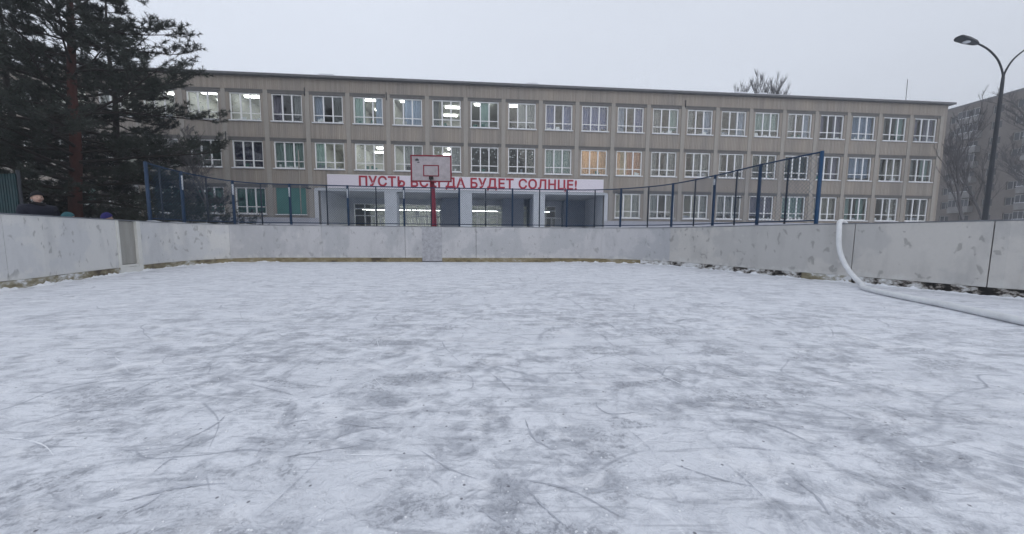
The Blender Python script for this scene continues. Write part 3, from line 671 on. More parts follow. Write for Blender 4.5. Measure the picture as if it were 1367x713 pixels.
CC = {c: cloth('curtain_'+c, tuple(min(.8, q_*1.25) for q_ in v) if c not in ('navy', 'darkgreen', 'orange', 'violet', 'green', 'brown') else v, t) for c, v, t in (('grey', (.30, .31, .31), .4), ('paleblue', (.36, .43, .56), .45), ('violet', (.27, .31, .56), .45), ('green', (.11, .28, .24), .35), ('mint', (.32, .43, .41), .4), ('orange', (.80, .56, .38), .6), ('brown', (.55, .33, .24), .6), ('dim', (.20, .21, .21), .3), ('cream', (.42, .40, .36), .45), ('navy', (.03, .035, .075), .2), ('darkgreen', (.035, .06, .055), .2), ('lilac', (.28, .26, .33), .4), ('sheer', (.48, .50, .50), .55))}  # violet curtains are made bluer to stand for reflections in the panes
# per window: (curtains [(from,to,colour,bottom)], light: 0 none, 1 cool, 2 warm, stickers)
F_ = 1.0
SPEC = {
 (1,-4): ([(0,F_,'dim',0)],0), (1,-3): ([],1), (1,-2): ([(0,.3,'grey',0)],1), (1,-1): ([],1),
 (1,0): ([],1,1), (1,1): ([],1,1), (1,2): ([(0,.33,'lilac',0),(.67,1,'grey',0)],0), (1,3): ([(0,.34,'paleblue',.3),(.66,1,'grey',.0)],0),
 (1,4): ([(0,.36,'mint',0),(.72,1,'paleblue',0)],1), (1,5): ([(.36,1,'paleblue',0)],1), (1,6): ([(0,.2,'dim',0)],1), (1,7): ([(.34,.66,'mint',.2)],1),
 (1,8): ([(.34,1,'grey',.2)],1), (1,9): ([(0,.36,'violet',0),(.64,1,'violet',0)],0), (1,10): ([(0,1,'violet',0)],0), (1,11): ([(0,.3,'paleblue',0),(.66,1,'violet',0)],0),
 (1,12): ([(0,.33,'grey',0),(.68,1,'mint',.5)],0), (1,13): ([(0,.3,'grey',.7),(.68,1,'paleblue',0)],0), (1,14): ([(.66,1,'paleblue',0)],0), (1,15): ([(.0,1,'mint',.9)],0),
 (1,16): ([(0,.33,'grey',.7),(.7,1,'paleblue',0)],0), (1,17): ([(0,.28,'lilac',.6),(.66,1,'lilac',0)],0), (1,18): ([(0,1,'paleblue',.2)],0), (1,19): ([(0,.25,'grey',.3),(.7,1,'mint',0)],0), (1,20): ([(0,.3,'lilac',.4),(.6,1,'lilac',0)],0),
 (2,-4): ([],0), (2,-3): ([(0,.4,'dim',0)],0), (2,-2): ([],1), (2,-1): ([(.6,1,'grey',0)],0), (2,0): ([(0,1,'darkgreen',0)],0), (2,1): ([(0,1,'navy',0)],0), (2,2): ([(0,1,'mint',0)],0),
 (2,3): ([(0,.3,'mint',0)],1), (2,4): ([],1,1), (2,5): ([(.36,1,'grey',0)],1), (2,6): ([(.6,1,'grey',.2)],1,1), (2,7): ([],0,1), (2,8): ([(.7,1,'darkgreen',0)],0,1), (2,9): ([(0,1,'mint',.25)],0),
 (2,10): ([(0,1,'orange',.1)],2), (2,11): ([(.0,.2,'orange',0),(.45,1,'brown',.1)],2), (2,12): ([(0,.25,'grey',0),(.6,1,'dim',0)],0), (2,13): ([(.3,1,'dim',0)],0), (2,14): ([(0,.2,'grey',0),(.7,1,'dim',0)],0),
 (2,15): ([(0,1,'darkgreen',.3)],0), (2,16): ([(.0,1,'darkgreen',.5)],0), (2,17): ([(0,.2,'lilac',0),(.62,1,'lilac',0)],0), (2,18): ([(0,1,'paleblue',.4)],0), (2,19): ([(0,.3,'dim',0),(.36,1,'cream',.4)],0), (2,20): ([(0,.3,'grey',0),(.6,1,'mint',.2)],0),
 (3,-4): ([],0), (3,-3): ([(0,1,'green',0)],0), (3,-2): ([],0), (3,-1): ([(0,1,'green',.2)],0), (3,0): ([(0,1,'green',.3)],0), (3,1): ([(0,1,'green',0)],0), (3,2): ('shutter', 0),
 (3,11): ([(.7,1,'grey',0)],1), (3,12): ([(0,.33,'sheer',.2),(.68,1,'cream',.3)],0), (3,13): ([(.62,1,'grey',0)],1), (3,14): ([(0,1,'grey',.5)],0), (3,15): ([(0,1,'lilac',.5)],0), (3,16): ([(0,1,'mint',.3)],0),
 (3,17): ([(.0,1,'cream',.3)],0), (3,18): ([(0,.34,'mint',0),(.6,1,'mint',0)],0), (3,19): ([(.66,1,'cream',0)],0,1), (3,20): ([(0,.3,'dim',.3),(.66,1,'dim',0)],0)}
lampm = {1: MB().box(-.55, .55, -.11, .11, 0, .05).mesh('ceiling_lamp', M['lamp']), 2: MB().box(-.22, .22, -.12, .12, 0, .05).mesh('ceiling_lamp', M['lamp_warm'])}
CEIL = {1: 11.22, 2: 7.95, 3: 4.65}
FLO = {1: 8.15, 2: 4.9, 3: 1.3}
for (row, k), spec in SPEC.items():
    cur, lit = spec[0], spec[1]; stick = len(spec) > 2
    x = k*P_; z = ZT[row]-HW
    if cur == 'shutter':
        q = MB(); q.box(0, W_, .04, .09, 0, HW)
        for j in range(1, 16): q.box(.02, W_-.02, .032, .04, j*HW/16-.006, j*HW/16+.006)
        wn = q.build('window', cloth('green_roller_shutter', (.10, .235, .215), .0, 1.0), school, (x, 0, z)); wn['label'] = 'window closed by a plain green roller shutter'
    else:
        wn = put(fm, 'window', school, (x, 0, z))
        put(pane_m, 'pane', wn)
        for a, b, c, bot in cur:
            put(curtain_mesh(.02+a*(W_-.04), .02+b*(W_-.04), .02+bot*.55, HW+.1, CC[c]), 'curtain', wn)
        if stick:
            q = MB(); rr = random.Random(row*100+k)
            for _ in range(22):
                sx_ = rr.choice((rr.uniform(.1, .66), rr.uniform(1.45, 2.0), rr.uniform(.8, 1.3))); sz_ = rr.uniform(.62, HW-.15); r_ = rr.uniform(.025, .055)
                for a in range(3):
                    th = a*math.pi/3; dx, dz = math.cos(th)*r_, math.sin(th)*r_; ox, oz = -math.sin(th)*.012, math.cos(th)*.012
                    q.quad((sx_-dx-ox, .118+a*.001, sz_-dz-oz), (sx_+dx-ox, .118+a*.001, sz_+dz-oz), (sx_+dx+ox, .118+a*.001, sz_+dz+oz), (sx_-dx+ox, .118+a*.001, sz_-dz+oz))
            q.build('paper_snowflakes', M['paper'], wn)
        # things standing on the inner sill
        q = MB(); rr = random.Random(row*31+k*7)
        for _ in range(rr.randint(2, 5)):
            a = rr.uniform(.15, W_-.3); hh = rr.uniform(.08, .36); q.box(a, a+rr.uniform(.08, .3), .20, .27, .0, hh)
        q.build('sill_clutter', rr.choice((M['paper'], M['portico_dark'], M['darksteel'], CC['green'])), wn)
        if lit:
            rl = random.Random(k*13+row*5)
            for dy in rl.choice(((1.4, 3.5), (1.6, 3.8), (1.5,), (2.3, 4.2), (1.2, 2.6, 4.1))):
                put(lampm[lit], 'ceiling_lamp', school, (x+W_/2+rl.uniform(-.5, .4), dy, CEIL[row]-.09))
    put(sill_m, 'sill', wn); put(head_shade_m, 'head_shade_strip', wn)
# rooms behind the windows
q = MB(); D_ = 5.6
for z in (FLO[1], FLO[2]): pass
q.box(S0+.35, S1-.35, TH, 13.9, 11.24, 11.5); q.box(S0+.35, S1-.35, TH, 13.9, 7.96, 8.2)
q.box(S0+.35, PX0, TH, 13.9, 4.67, 4.95); q.box(PX1, S1-.35, TH, 13.9, 4.67, 4.95); q.box(PX0+.001, PX1-.001, TH, 13.9, 4.67, 4.95)
q.box(S0+.35, PX0-.3, TH, 13.9, .6, 1.0); q.box(PX1+.3, S1-.35, TH, 13.9, .6, 1.0)
q.box(S0+.36, S1-.36, D_, D_+.15, 8.2, 11.24); q.box(S0+.36, S1-.36, D_, D_+.15, 4.95, 7.96)
q.box(S0+.36, PX0-.3, D_, D_+.15, 1.0, 4.67); q.box(PX1+.3, S1-.36, D_, D_+.15, 1.0, 4.67)
for k in range(-3, 21):
    x = k*P_-(P_-W_)/2
    q.box(x-.06, x+.06, TH+.01, D_-.01, 8.2, 11.24)
    q.box(x-.06, x+.06, TH+.01, D_-.01, 4.95, 7.96)
    if k < 3 or k > 11: q.box(x-.06, x+.06, TH+.01, D_-.01, 1.0, 4.67)
q.build('interior_rooms', M['interior'], school)
# entrance recess
RD = 6.0
for a in (PX0-.28, PX1):
    q = MB(); q.box(a, a+.28, -.03, RD+.3, 0, PZ); q.build('recess_side_wall', M['portico'], school)
q = MB(); q.box(PX0, PX1, .02, RD+3, PZ, PZ+.139); q.build('recess_ceiling', M['ceiling_dark'], school)
q = MB(); q.box(PX0-.2, PX1+.2, -.09, .0195, PZ-.09, PZ+.08); q.build('header_beam', M['pillar'], school)
q = MB(); q.box(PX0, PX1, -1.2, RD+3, .9, 1.0); q.build('entrance_floor', M['snow'], school)
pl = MB().box(0, .88, -.06, .8, 0, PZ-.0905).mesh('pillar', M['pillar'])
for x in (13.38, 18.99, 24.62): put(pl, 'pillar', school, (x, 0, 0))
for a, b, c in ((17.0, 18.55, 4.6), (22.45, 24.35, 4.3), (24.9, 25.9, 4.3), (28.2, PX1-.001, 5.2)):
    q = MB(); q.box(a, b, c, RD+.25, 1, PZ-.001); q.build('vestibule_wall', M['portico_dark'], school)
q = MB()
for a, b in ((PX0+.001, 9.0), (16.7, 16.999), (27.6, 28.199)): q.box(a, b, RD, RD+.2, 1, PZ-.001)
q.box(9.0, 27.6, RD+.02, RD+.18, 3.75, PZ-.001); q.build('recess_back_wall', M['portico'], school)
glz = MB()
for z0, z1 in ((3.22, 3.34), (2.62, 2.70), (1.0, 1.1), (3.68, 3.75)): glz.box(9.0, 27.6, RD-.03, RD+.06, z0, z1)
x = 9.0
while x < 27.5:
    glz.box(x-.04, x+.04, RD-.035, RD+.055, 1.0, 3.75); x += .93
gz = glz.build('entrance_glazing', M['pvc'], school)
q = MB(); q.box(9.0, 27.6, RD+.07, RD+.08, 1.0, 3.7); q.build('pane', M['glass'], gz)
q = MB(); q.box(9.0, 27.6, 10.5, 10.6, .9, 4.3); q.box(9.0, 27.6, 6.2, 10.5, 4.0, 4.1); q.build('lobby_wall', M['interior'], school)
for x in (9.9, 11.4, 12.9, 14.6, 16.2, 20.0, 21.4, 26.6):  # some of these lamps are added to brighten the lobby
    q = MB(); q.box(x-.75, x+.75, 7.7, 7.9, 3.3, 3.36); q.build('lobby_lamp', M['lamp'], school)
for a in (14.2, 20.3, 26.4, 10.5):   # doors
    q = MB()
    for dx in (0, .92):
        q.box(a+dx, a+dx+.07, RD-.07, RD-.04, 1.0, 2.66); q.box(a+dx+.75, a+dx+.85, RD-.07, RD-.04, 1.0, 2.66); q.box(a+dx+.07, a+dx+.75, RD-.07, RD-.04, 2.56, 2.66); q.box(a+dx+.07, a+dx+.75, RD-.07, RD-.04, 1.0, 1.35)
    q.build('door', M['pvc'], school)
q = MB(); q.box(14.45, 14.85, RD-.10, RD-.08, 2.75, 3.15); q.build('notice', M['paper'], school)
# small fittings on the facade: lamps on brackets and vents
for x, z in ((7.9, 4.25), (31.0, 4.25), (-.35, 3.4), (40.9, 4.1)):
    q = MB(); q.tube([(x, -.05, z), (x, -.35, z+.05), (x+.25, -.45, z-.02)], .02, 4); q.box(x+.15, x+.42, -.52, -.38, z-.08, z); q.build('wall_lamp', M['darksteel'], school)
for x, z in ((8.0, 11.1), (13.7, 11.0), (36.5, 11.3), (2.5, 7.9)):
    q = MB(); q.tube([(x, -.06, z-.3), (x, -.06, z+.25)], .03, 5); q.build('cable_bracket', M['darksteel'], school)
q = MB(); q.tube([(7.4, -.09, ZT[2]-.6), (7.4, -.09, 2.2)], .035, 6); q.build('downpipe', M['concrete'], school)

# banner with lettering
bnr = thing('slogan_banner', 'long pale banner over the school entrance with a red Russian slogan', 'banner', tuple(school.matrix_basis @ Vector((9.35, -.10, 4.33)) if False else (Matrix.Translation((-22.8997, 25.058, 0)) @ Matrix.Rotation(.0817, 4, 'Z') @ Vector((9.36, -.14, 4.345)))), .0817)
BW = 20.72; BH = .93
q = MB(); q.box(0, BW, -.03, .03, 0, BH); q.build('sheet', M['banner'], bnr)
q = MB()
for a in ((0, BW, -.035, .035, BH+.001, BH+.03), (0, BW, -.035, .035, -.03, -.001)): q.box(*a)
q.build('frame', M['pvc'], bnr)
tx = bpy.data.curves.new('txt', 'FONT'); tx.body = 'ПУСТЬ ВСЕГДА БУДЕТ СОЛНЦЕ!'; tx.size = 1.0; tx.extrude = .02; tx.offset = .026; tx.space_character = 1.06; tx.resolution_u = 3
to = bpy.data.objects.new('txt', tx); COL.objects.link(to); bpy.context.view_layer.update()
tm = bpy.data.meshes.new_from_object(to.evaluated_get(bpy.context.evaluated_depsgraph_get())); bpy.data.objects.remove(to)
xs = [v.co.x for v in tm.vertices]; ys = [v.co.y for v in tm.vertices]
x0, x1 = min(xs), max(xs)
cap_h = .70
for v in tm.vertices:
    X = 2.25+(v.co.x-x0)/(x1-x0)*16.35; Z = .165+(v.co.y)/.72*cap_h; v.co = (X, -.045+v.co.z*.3, Z)
def islands(me_):
    adj = [[] for _ in me_.vertices]
    for e_ in me_.edges: a, b = e_.vertices; adj[a].append(b); adj[b].append(a)
    seen = [-1]*len(adj); k = 0
    for i0 in range(len(adj)):
        if seen[i0] < 0:
            st = [i0]; seen[i0] = k
            while st:
                c_ = st.pop()
                for d__ in adj[c_]:
                    if seen[d__] < 0: seen[d__] = k; st.append(d__)
            k += 1
    return seen, k
seen, kk = islands(tm); box_ = {}
for v in tm.vertices:
    a = box_.setdefault(seen[v.index], [9e9, -9e9]); a[0] = min(a[0], v.co.x); a[1] = max(a[1], v.co.x)
order = sorted(box_.items(), key=lambda t: t[1][0]); gaps = []; end = order[0][1][1]
for idx, (a, b) in order[1:]:
    gaps.append((a-end, a)); end = max(end, b)
cutx = sorted(x for _, x in sorted(gaps)[-3:])
words = [MB() for _ in range(4)]
for p in tm.polygons:
    a = box_[seen[p.vertices[0]]][0]; wd = words[sum(a >= c_-1e-6 for c_ in cutx)]; i_ = len(wd.v)
    wd.v += [tuple(tm.vertices[q_].co) for q_ in p.vertices]; wd.f.append(tuple(range(i_, i_+len(p.vertices)))); wd.mi.append(0); wd.sm.append(False)
for wd in words: wd.build('lettering', M['letters'], bnr)

# ------------------------------------------------------------------ street lamp
lp = thing('street_lamp', 'tall dark two armed street lamp standing behind the right boards', 'street lamp', (17.66, 13.0, 0))
q = MB(); q.tube([(0, 0, 0), (0, 0, 6.4), (0, 0, 6.72)], [.085, .048, .042], 10); q.tube([(0, 0, 0), (0, 0, .9)], .13, 10); q.build('pole', M['lampmetal'], lp)
for sg in (-1, 1):
    pts = cat3([(0, 0, 6.6), (sg*.05, 0, 6.9), (sg*.26, 0, 7.30), (sg*.60, 0, 7.62), (sg*.92, 0, 7.80), (sg*1.12, 0, 7.87)], 5)
    q = MB(); q.tube(pts, .027, 8); arm = q.build('arm', M['lampmetal'], lp)
    q = MB(); cx = sg*1.44
    # tapered flat lamp head
    pr_ = [(.38, .05, .05), (.30, .10, .07), (0, .15, .085), (-.28, .16, .07), (-.36, .12, .04)]
    b0 = len(q.v)
    for dx, hw, hh in pr_:
        xx = cx-sg*dx; zz = 7.96-dx*.28
        for yy, z2 in ((-hw, -hh*.4), (-hw*.7, -hh*.6), (hw*.7, -hh*.6), (hw, -hh*.4), (hw*.6, hh), (-hw*.6, hh)): q.v.append((xx, yy, zz+z2))
    for k in range(4):
        for j in range(6): q.f.append((b0+6*k+j, b0+6*k+(j+1) % 6, b0+6*k+6+(j+1) % 6, b0+6*k+6+j)); q.mi.append(0); q.sm.append(False)
    q.f.append(tuple(b0+j for j in range(6))); q.mi.append(0); q.sm.append(False); q.f.append(tuple(b0+24+j for j in range(6))); q.mi.append(0); q.sm.append(False)
    hd = q.build('lamp_head', M['lampmetal'], lp)
    q = MB(); q.ball((cx+sg*.02, 0, 7.915), .12, 10, 6, sc_=(1.1, .75, .38)); q.build('lens', M['lampglass'], hd)

# ------------------------------------------------------------------ trees
def needles(mb, p, dirv, n, ln, wd, rnd):
    for _ in range(n):
        d_ = (dirv*.75+Vector((rnd.gauss(0, .75), rnd.gauss(0, .75), rnd.gauss(0, .6)))).normalized()
        o = p-dirv*rnd.uniform(0, ln*.9); e_ = o+d_*ln*rnd.uniform(.65, 1.15)
        s_ = d_.cross(Vector((rnd.gauss(0, 1), rnd.gauss(0, 1), rnd.gauss(0, 1)))).normalized()*wd
        mb.tri(tuple(o-s_), tuple(o+s_), tuple(e_))
def pine_meshes(seed, height, rad, low, nlimb, dens, lean=(0, 0), trunk_r=.19, shape='pine', mats=('needles', 'bark', 'branch')):
    rnd = random.Random(seed); tr = MB(); lb = MB(); cr_ = MB()
    tp = []
    for k in range(13):
        z = height*k/12; tp.append(Vector((lean[0]*z+.05*math.sin(z*1.3+seed), lean[1]*z+.05*math.cos(z*1.1), z)))
    tr.tube(tp, [trunk_r*(1-.92*(k/12)**1.1) for k in range(13)], 10)
    for i in range(nlimb):
        f_ = (i+.5)/nlimb; z = height*(low+(.985-low)*f_); k = min(11, int(z/height*12)); t = z/height*12-k
        p = tp[k].lerp(tp[k+1], t); az = i*2.4+rnd.uniform(-.5, .5)
        if shape == 'pine': ln = rad*(1.0 if f_ < .25 else (1-(f_-.25)/.80))*rnd.uniform(.62, 1.1)
        else: ln = rad*(1-f_*.95)*rnd.uniform(.75, 1.1)
        up0 = rnd.uniform(-.10, .30) if shape == 'pine' else rnd.uniform(-.4, -.05)
        pts = [p]; d_ = Vector((math.cos(az), math.sin(az), up0+.5*f_)); q_ = p.copy(); ns = 7
        for j in range(ns):
            d_ = (d_+Vector((rnd.gauss(0, .09), rnd.gauss(0, .09), rnd.gauss(0, .06)+(.06 if j > 3 else -.03)))).normalized(); q_ = q_+d_*ln/ns; pts.append(q_.copy())
        r0 = trunk_r*.30*(1-.7*f_)*(ln/rad)**.5+.012
        lb.tube(pts, [r0*(1-.85*j/ns) for j in range(ns+1)], 5, caps=False)
        # secondary branches carrying tufts
        nsub = int((5+ln*4.2))
        for b in range(nsub):
            u = .22+.78*(b+rnd.random())/nsub; jj = min(ns-1, int(u*ns)); o = pts[jj].lerp(pts[jj+1], u*ns-jj)
            td = (pts[jj+1]-pts[jj]).normalized(); side = td.cross(Vector((0, 0, 1))).normalized()*rnd.choice((-1, 1))
            sd = (td*.75+side*rnd.uniform(.3, 1.1)+Vector((0, 0, rnd.uniform(-.15, .45)))).normalized()
            sl_ = ln*rnd.uniform(.14, .30)*(1.15-.5*u)+.22; sp_ = [o]; q_ = o.copy(); dd = sd.copy()
            for j in range(3):
                dd = (dd+Vector((rnd.gauss(0, .15), rnd.gauss(0, .15), .12))).normalized(); q_ = q_+dd*sl_/3; sp_.append(q_.copy())
            lb.tube(sp_, [.011, .009, .007, .004], 3, caps=False)
            for tw in range(dens):
                uu = rnd.uniform(.25, 1.0)*3; j = min(2, int(uu)); c = sp_[j].lerp(sp_[j+1], uu-j)
                tdv = (dd+Vector((rnd.gauss(0, .6), rnd.gauss(0, .6), rnd.gauss(0.25, .4)))).normalized(); e_ = c+tdv*rnd.uniform(.05, .22)
                lb.tube([c, e_], [.005, .003], 3, caps=False)
                needles(cr_, e_, tdv, 17, .165, .0105, rnd)
    return tr.mesh('trunk', M[mats[1]]), lb.mesh('limbs', M[mats[2]]), cr_.mesh('crown', M[mats[0]])
def tree(ms, name, label, loc, rz=0.0, s=1.0, group=None):
    t = thing(name, label, 'tree', loc, rz, group); t.scale = (s, s, s)
    put(ms[0], 'trunk', t); l_ = put(ms[1], 'limbs', t); put(ms[2], 'crown', t); return t
pine = pine_meshes(3, 14.5, 5.0, .14, 104, 8, lean=(.055, 0), trunk_r=.21)
tree(pine, 'pine_tree', 'large dark pine with reddish trunk leaning beside the school behind the left boards', (-17.15, 13.6, 0), 0.3)
pine2 = pine_meshes(11, 13.0, 4.4, .06, 84, 7, trunk_r=.19, shape='spruce', mats=('needles2', 'branch', 'branch'))
tree(pine2, 'spruce_tree', 'dark spruce half hidden behind the big pine, nearer the school', (-20.3, 18.2, 0), 1.0, 1.05, 'dark spruces behind the pine')
tree(pine2, 'spruce_tree', 'dark spruce at the very left edge of the photo', (-20.9, 12.2, 0), 2.7, .95, 'dark spruces behind the pine')
tree(pine2, 'spruce_tree', 'dark spruce at far left behind the standing people and teal fence', (-25.0, 17.8, 0), 4.1, 1.1, 'dark spruces behind the pine')
# dark shrubs low down, right of the pine's trunk
def bush_mesh(seed, r_, h_):
    rnd = random.Random(seed); a = MB(); b = MB()
    for i in range(60):
        az = rnd.uniform(0, 6.28); el = rnd.uniform(.5, 1.4); ln = rnd.uniform(.5, 1)*h_; p = Vector((rnd.uniform(-.3, .3)*r_, rnd.uniform(-.3, .3)*r_, 0)); d_ = Vector((math.cos(az)*math.cos(el)*r_/h_*1.5, math.sin(az)*math.cos(el)*r_/h_*1.5, math.sin(el)))
        pts = [p]; q_ = p.copy()
        for j in range(5): d_ = (d_+Vector((rnd.gauss(0, .12), rnd.gauss(0, .12), 0))).normalized(); q_ = q_+d_*ln/5; pts.append(q_.copy())
        a.tube(pts, [.014, .012, .01, .008, .006, .003], 3, caps=False)
        for t in range(26):
            k = rnd.randint(1, 4); c = pts[k].lerp(pts[k+1], rnd.random()); dv = Vector((rnd.gauss(0, 1), rnd.gauss(0, 1), rnd.gauss(.3, .7))).normalized(); e_ = c+dv*rnd.uniform(.1, .3)
            a.tube([c, e_], [.004, .002], 3, caps=False); needles(b, e_, dv, 8, .12, .009, rnd)
    return a.mesh('stems', M['branch']), b.mesh('foliage', M['needles'])
bsm = bush_mesh(5, 1.3, 2.6)
for (x, y, s, lb_) in ((-12.4, 12.6, 1.0, 'dark evergreen shrub just left of the blue fence corner'), (-14.4, 13.8, 1.1, 'dark evergreen shrub between the pine trunk and the blue fence'), (-10.6, 13.2, .9, 'dark evergreen shrub seen through the left end of the blue fence'), (-16.0, 11.4, .75, 'low dark shrub below the pine trunk')):
    t = thing('evergreen_shrub', lb_, 'shrub', (x, y, 0), x, 'evergreen shrubs near the pine'); t.scale = (s, s, s); put(bsm[0], 'stems', t); put(bsm[1], 'foliage', t)

def bare_mesh(seed, h_, spread, upright, levels=5, r0=.16, twigr=.010, first=.25, kids=5):
    rnd = random.Random(seed); mb = MB(); tk = MB()
    def grow(p, d_, ln, r_, lv, out_):
        ns = 5 if lv < 2 else 3; pts = [p]; q_ = p.copy()
        for j in range(ns):
            d_ = (d_+Vector((rnd.gauss(0, .10), rnd.gauss(0, .10), upright*.10))).normalized(); q_ = q_+d_*ln/ns; pts.append(q_.copy())
        out_.tube(pts, [max(twigr*.5, r_*(1-.6*j/ns)) for j in range(ns+1)], 6 if lv == 0 else (4 if lv == 1 else 3), caps=False)
        if lv >= levels: return
        nk = kids+4 if lv == 0 else kids
        for b in range(nk):
            u = (first if lv == 0 else .2)+(1-(first if lv == 0 else .2))*(b+rnd.random())/nk; k = min(ns-1, int(u*ns)); o = pts[k].lerp(pts[k+1], u*ns-k)
            az = rnd.uniform(0, 6.28); sv = Vector((math.cos(az), math.sin(az), 0)); td = (pts[k+1]-pts[k]).normalized()
            dd = (td*(.75+upright*.5)+sv*spread+Vector((0, 0, upright*.5))).normalized()
            grow(o, dd, ln*rnd.uniform(.38, .62)*(1.1-.4*u), max(twigr, r_*.42), lv+1, mb)
    grow(Vector((0, 0, 0)), Vector((0, 0, 1)), h_, r0, 0, tk)
    return tk.mesh('trunk', M['twig']), mb.mesh('crown', M['twig'])
def bare(ms, label, loc, rz, s, group='bare winter trees'):
    t = thing('bare_tree', label, 'tree', loc, rz, group); t.scale = (s, s, s); put(ms[0], 'trunk', t); put(ms[1], 'crown', t)
def poplar_mesh(seed, h_):
    rnd = random.Random(seed); tk = MB(); mb = MB(); tp = [Vector((.15*math.sin(k*.9), .12*math.cos(k*1.3), h_*k/8)) for k in range(9)]
    tk.tube(tp, [.26*(1-.9*k/8) for k in range(9)], 6, caps=False)
    for i_ in range(64):
        f_ = .25+.75*(i_+rnd.random())/64; k = min(7, int(f_*8)); p = tp[k].lerp(tp[k+1], f_*8-k); az = rnd.uniform(0, 6.28)
        ln = rnd.uniform(2.2, 4.2)*(1.15-.45*f_); d_ = Vector((math.cos(az)*.75, math.sin(az)*.75, .8)).normalized(); pts = [p]; q_ = p.copy()
        for j_ in range(6): d_ = (d_+Vector((rnd.gauss(0, .06), rnd.gauss(0, .06), .20))).normalized(); q_ = q_+d_*ln/6; pts.append(q_.copy())
        mb.tube(pts, [.032, .028, .024, .02, .016, .012, .008], 3, caps=False)
        for t_ in range(38):
            u = rnd.uniform(.15, 1)*6; k2 = min(5, int(u)); o = pts[k2].lerp(pts[k2+1], u-k2); a2 = rnd.uniform(0, 6.28); dd = (d_+Vector((math.cos(a2)*.45, math.sin(a2)*.45, .3))).normalized(); e1 = o+dd*rnd.uniform(.3, .6); e2 = e1+(dd+Vector((0, 0, .4))).normalized()*rnd.uniform(.3, .7)
            mb.tube([o, e1, e2], [.016, .013, .008], 3, caps=False)
    return tk.mesh('trunk', M['twig']), mb.mesh('crown', M['twig'])
pop = poplar_mesh(2, 23.5)
for x, y, rz_, s_, lb_ in ((37.4, 55, 0, 1.0, 'leafless poplar whose tip shows tallest above the school roof'), (35.6, 55.6, 2.1, .955, 'leafless poplar tip just left of the tallest one above the school roof'),
                           (40.0, 55, 3.9, .985, 'leafless poplar tip above the roof, right of the tallest one'), (41.5, 56, 5.2, .95, 'small leafless poplar tip, rightmost above the school roof')):
    bare(pop, lb_, (x, y, 0), rz_, s_, 'poplars behind the school roof')
bt = bare_mesh(8, 8.6, .50, .8, 4, .12, .009, .25, 5)
bare(bt, 'bare tree with forked limbs between the school corner and the street lamp', (33.5, 25.4, 0), 0, .95)
bare(bt, 'bare tree right of the street lamp in front of the apartment block', (45.5, 33.0, 0), 1.7, .95)
bt2 = bare_mesh(21, 11.5, .7, .4, 4, .2, .014, .3, 6)
bare(bt2, 'tall bare tree at the far right edge reaching above the apartment roof', (54.5, 35.0, 0), .6, 1.15)
bt3 = bare_mesh(31, 4.6, .8, .3, 4, .08, .008, .12, 6)
for x, y, r_, s, lb_ in ((-19.5, 16.5, 0, 1.0, 'bare tree with thin stems left of the pine trunk'), (-14.0, 16.2, 2, .95, 'bare tree with thin stems just right of the pine trunk')):
    bare(bt3, lb_, (x, y, 0), r_, s, 'bare trees around the pine')

# ------------------------------------------------------------------ apartment block
# local frame: x along the long facade (running away from us), y out towards the rink
apt = thing('apartment_block', 'grey nine storey panel apartment block with balconies beyond the right end of the school', 'apartment block', (89.6, 60.0, 0), R(90)+.03)
q = MB(); q.box(-9, 34, -14, -.35, 0, 27); q.build('wall', M['apt'], apt)
q = MB(); q.box(-9.3, 34.3, -14.3, .05, 27.01, 27.35); q.build('roof', M['roofedge'], apt)
fw = 3.05; nb = 11
aw = MB(); zs = [1.3+2.85*i for i in range(9)]
wx = [-4+fw*i for i in range(nb)]
# facade skin with openings
prev = 0
for i, z in enumerate(zs):
    aw.box(-9, 34, -.349, 0, prev, z); x = -9
    for a in wx: aw.box(x, a, -.349, 0, z, z+1.45); x = a+1.5
    aw.box(x, 34, -.349, 0, z, z+1.45); prev = z+1.45
aw.box(-9, 34, -.349, 0, prev, 27); aw.build('facade', M['apt'], apt)
awm = MB().box(0, 1.5, -.24, -.18, 0, .09).box(0, 1.5, -.24, -.18, 1.36, 1.45).box(0, .09, -.24, -.18, .09, 1.36).box(1.41, 1.5, -.24, -.18, .09, 1.36).box(.7, .8, -.24, -.18, .09, 1.36).mesh('window', M['apt_frame'])
apm = MB().box(.05, 1.45, -.29, -.26, .05, 1.4).mesh('pane', M['apt_win'])
balm = MB().box(-.5, 2.6, .001, 1.1, -.95, -.80).box(-.5, 2.6, 1.02, 1.1, -.799, .25).box(-.5, -.42, .001, 1.019, -.799, .25).box(2.52, 2.6, .001, 1.019, -.799, .25).mesh('balcony', M['balcony'])
snm = MB().box(-.55, 2.65, .98, 1.15, .251, .31).mesh('rail_snow', M['snow'])
glm = MB().box(-.5, 2.6, 1.0, 1.03, .32, 1.55).mesh('balcony_glazing', M['apt_win'])
grm = MB()
for j in range(6): grm.box(-.5+j*.61, -.44+j*.61, .99, 1.06, .32, 1.6)
grm.box(-.5, 2.6, .98, 1.07, 1.601, 1.68); grm = grm.mesh('glazing_frame', M['apt_frame'])
rr = random.Random(4)
for j, a in enumerate(wx):
    if j == 0 or j > 9: continue
    for i, z in enumerate(zs):
        wn = put(awm, 'window', apt, (a, 0, z)); put(apm, 'pane', wn)
for j, a in enumerate(wx):
    if j % 3 == 1 and j < 10:
        for i, z in enumerate(zs):
            if i == 0: continue
            b = put(balm, 'balcony', apt, (a, 0, z))
            if rr.random() < .65: put(snm, 'rail_snow', b)
            if rr.random() < .45: put(glm, 'glazing', b); put(grm, 'glazing_frame', b)

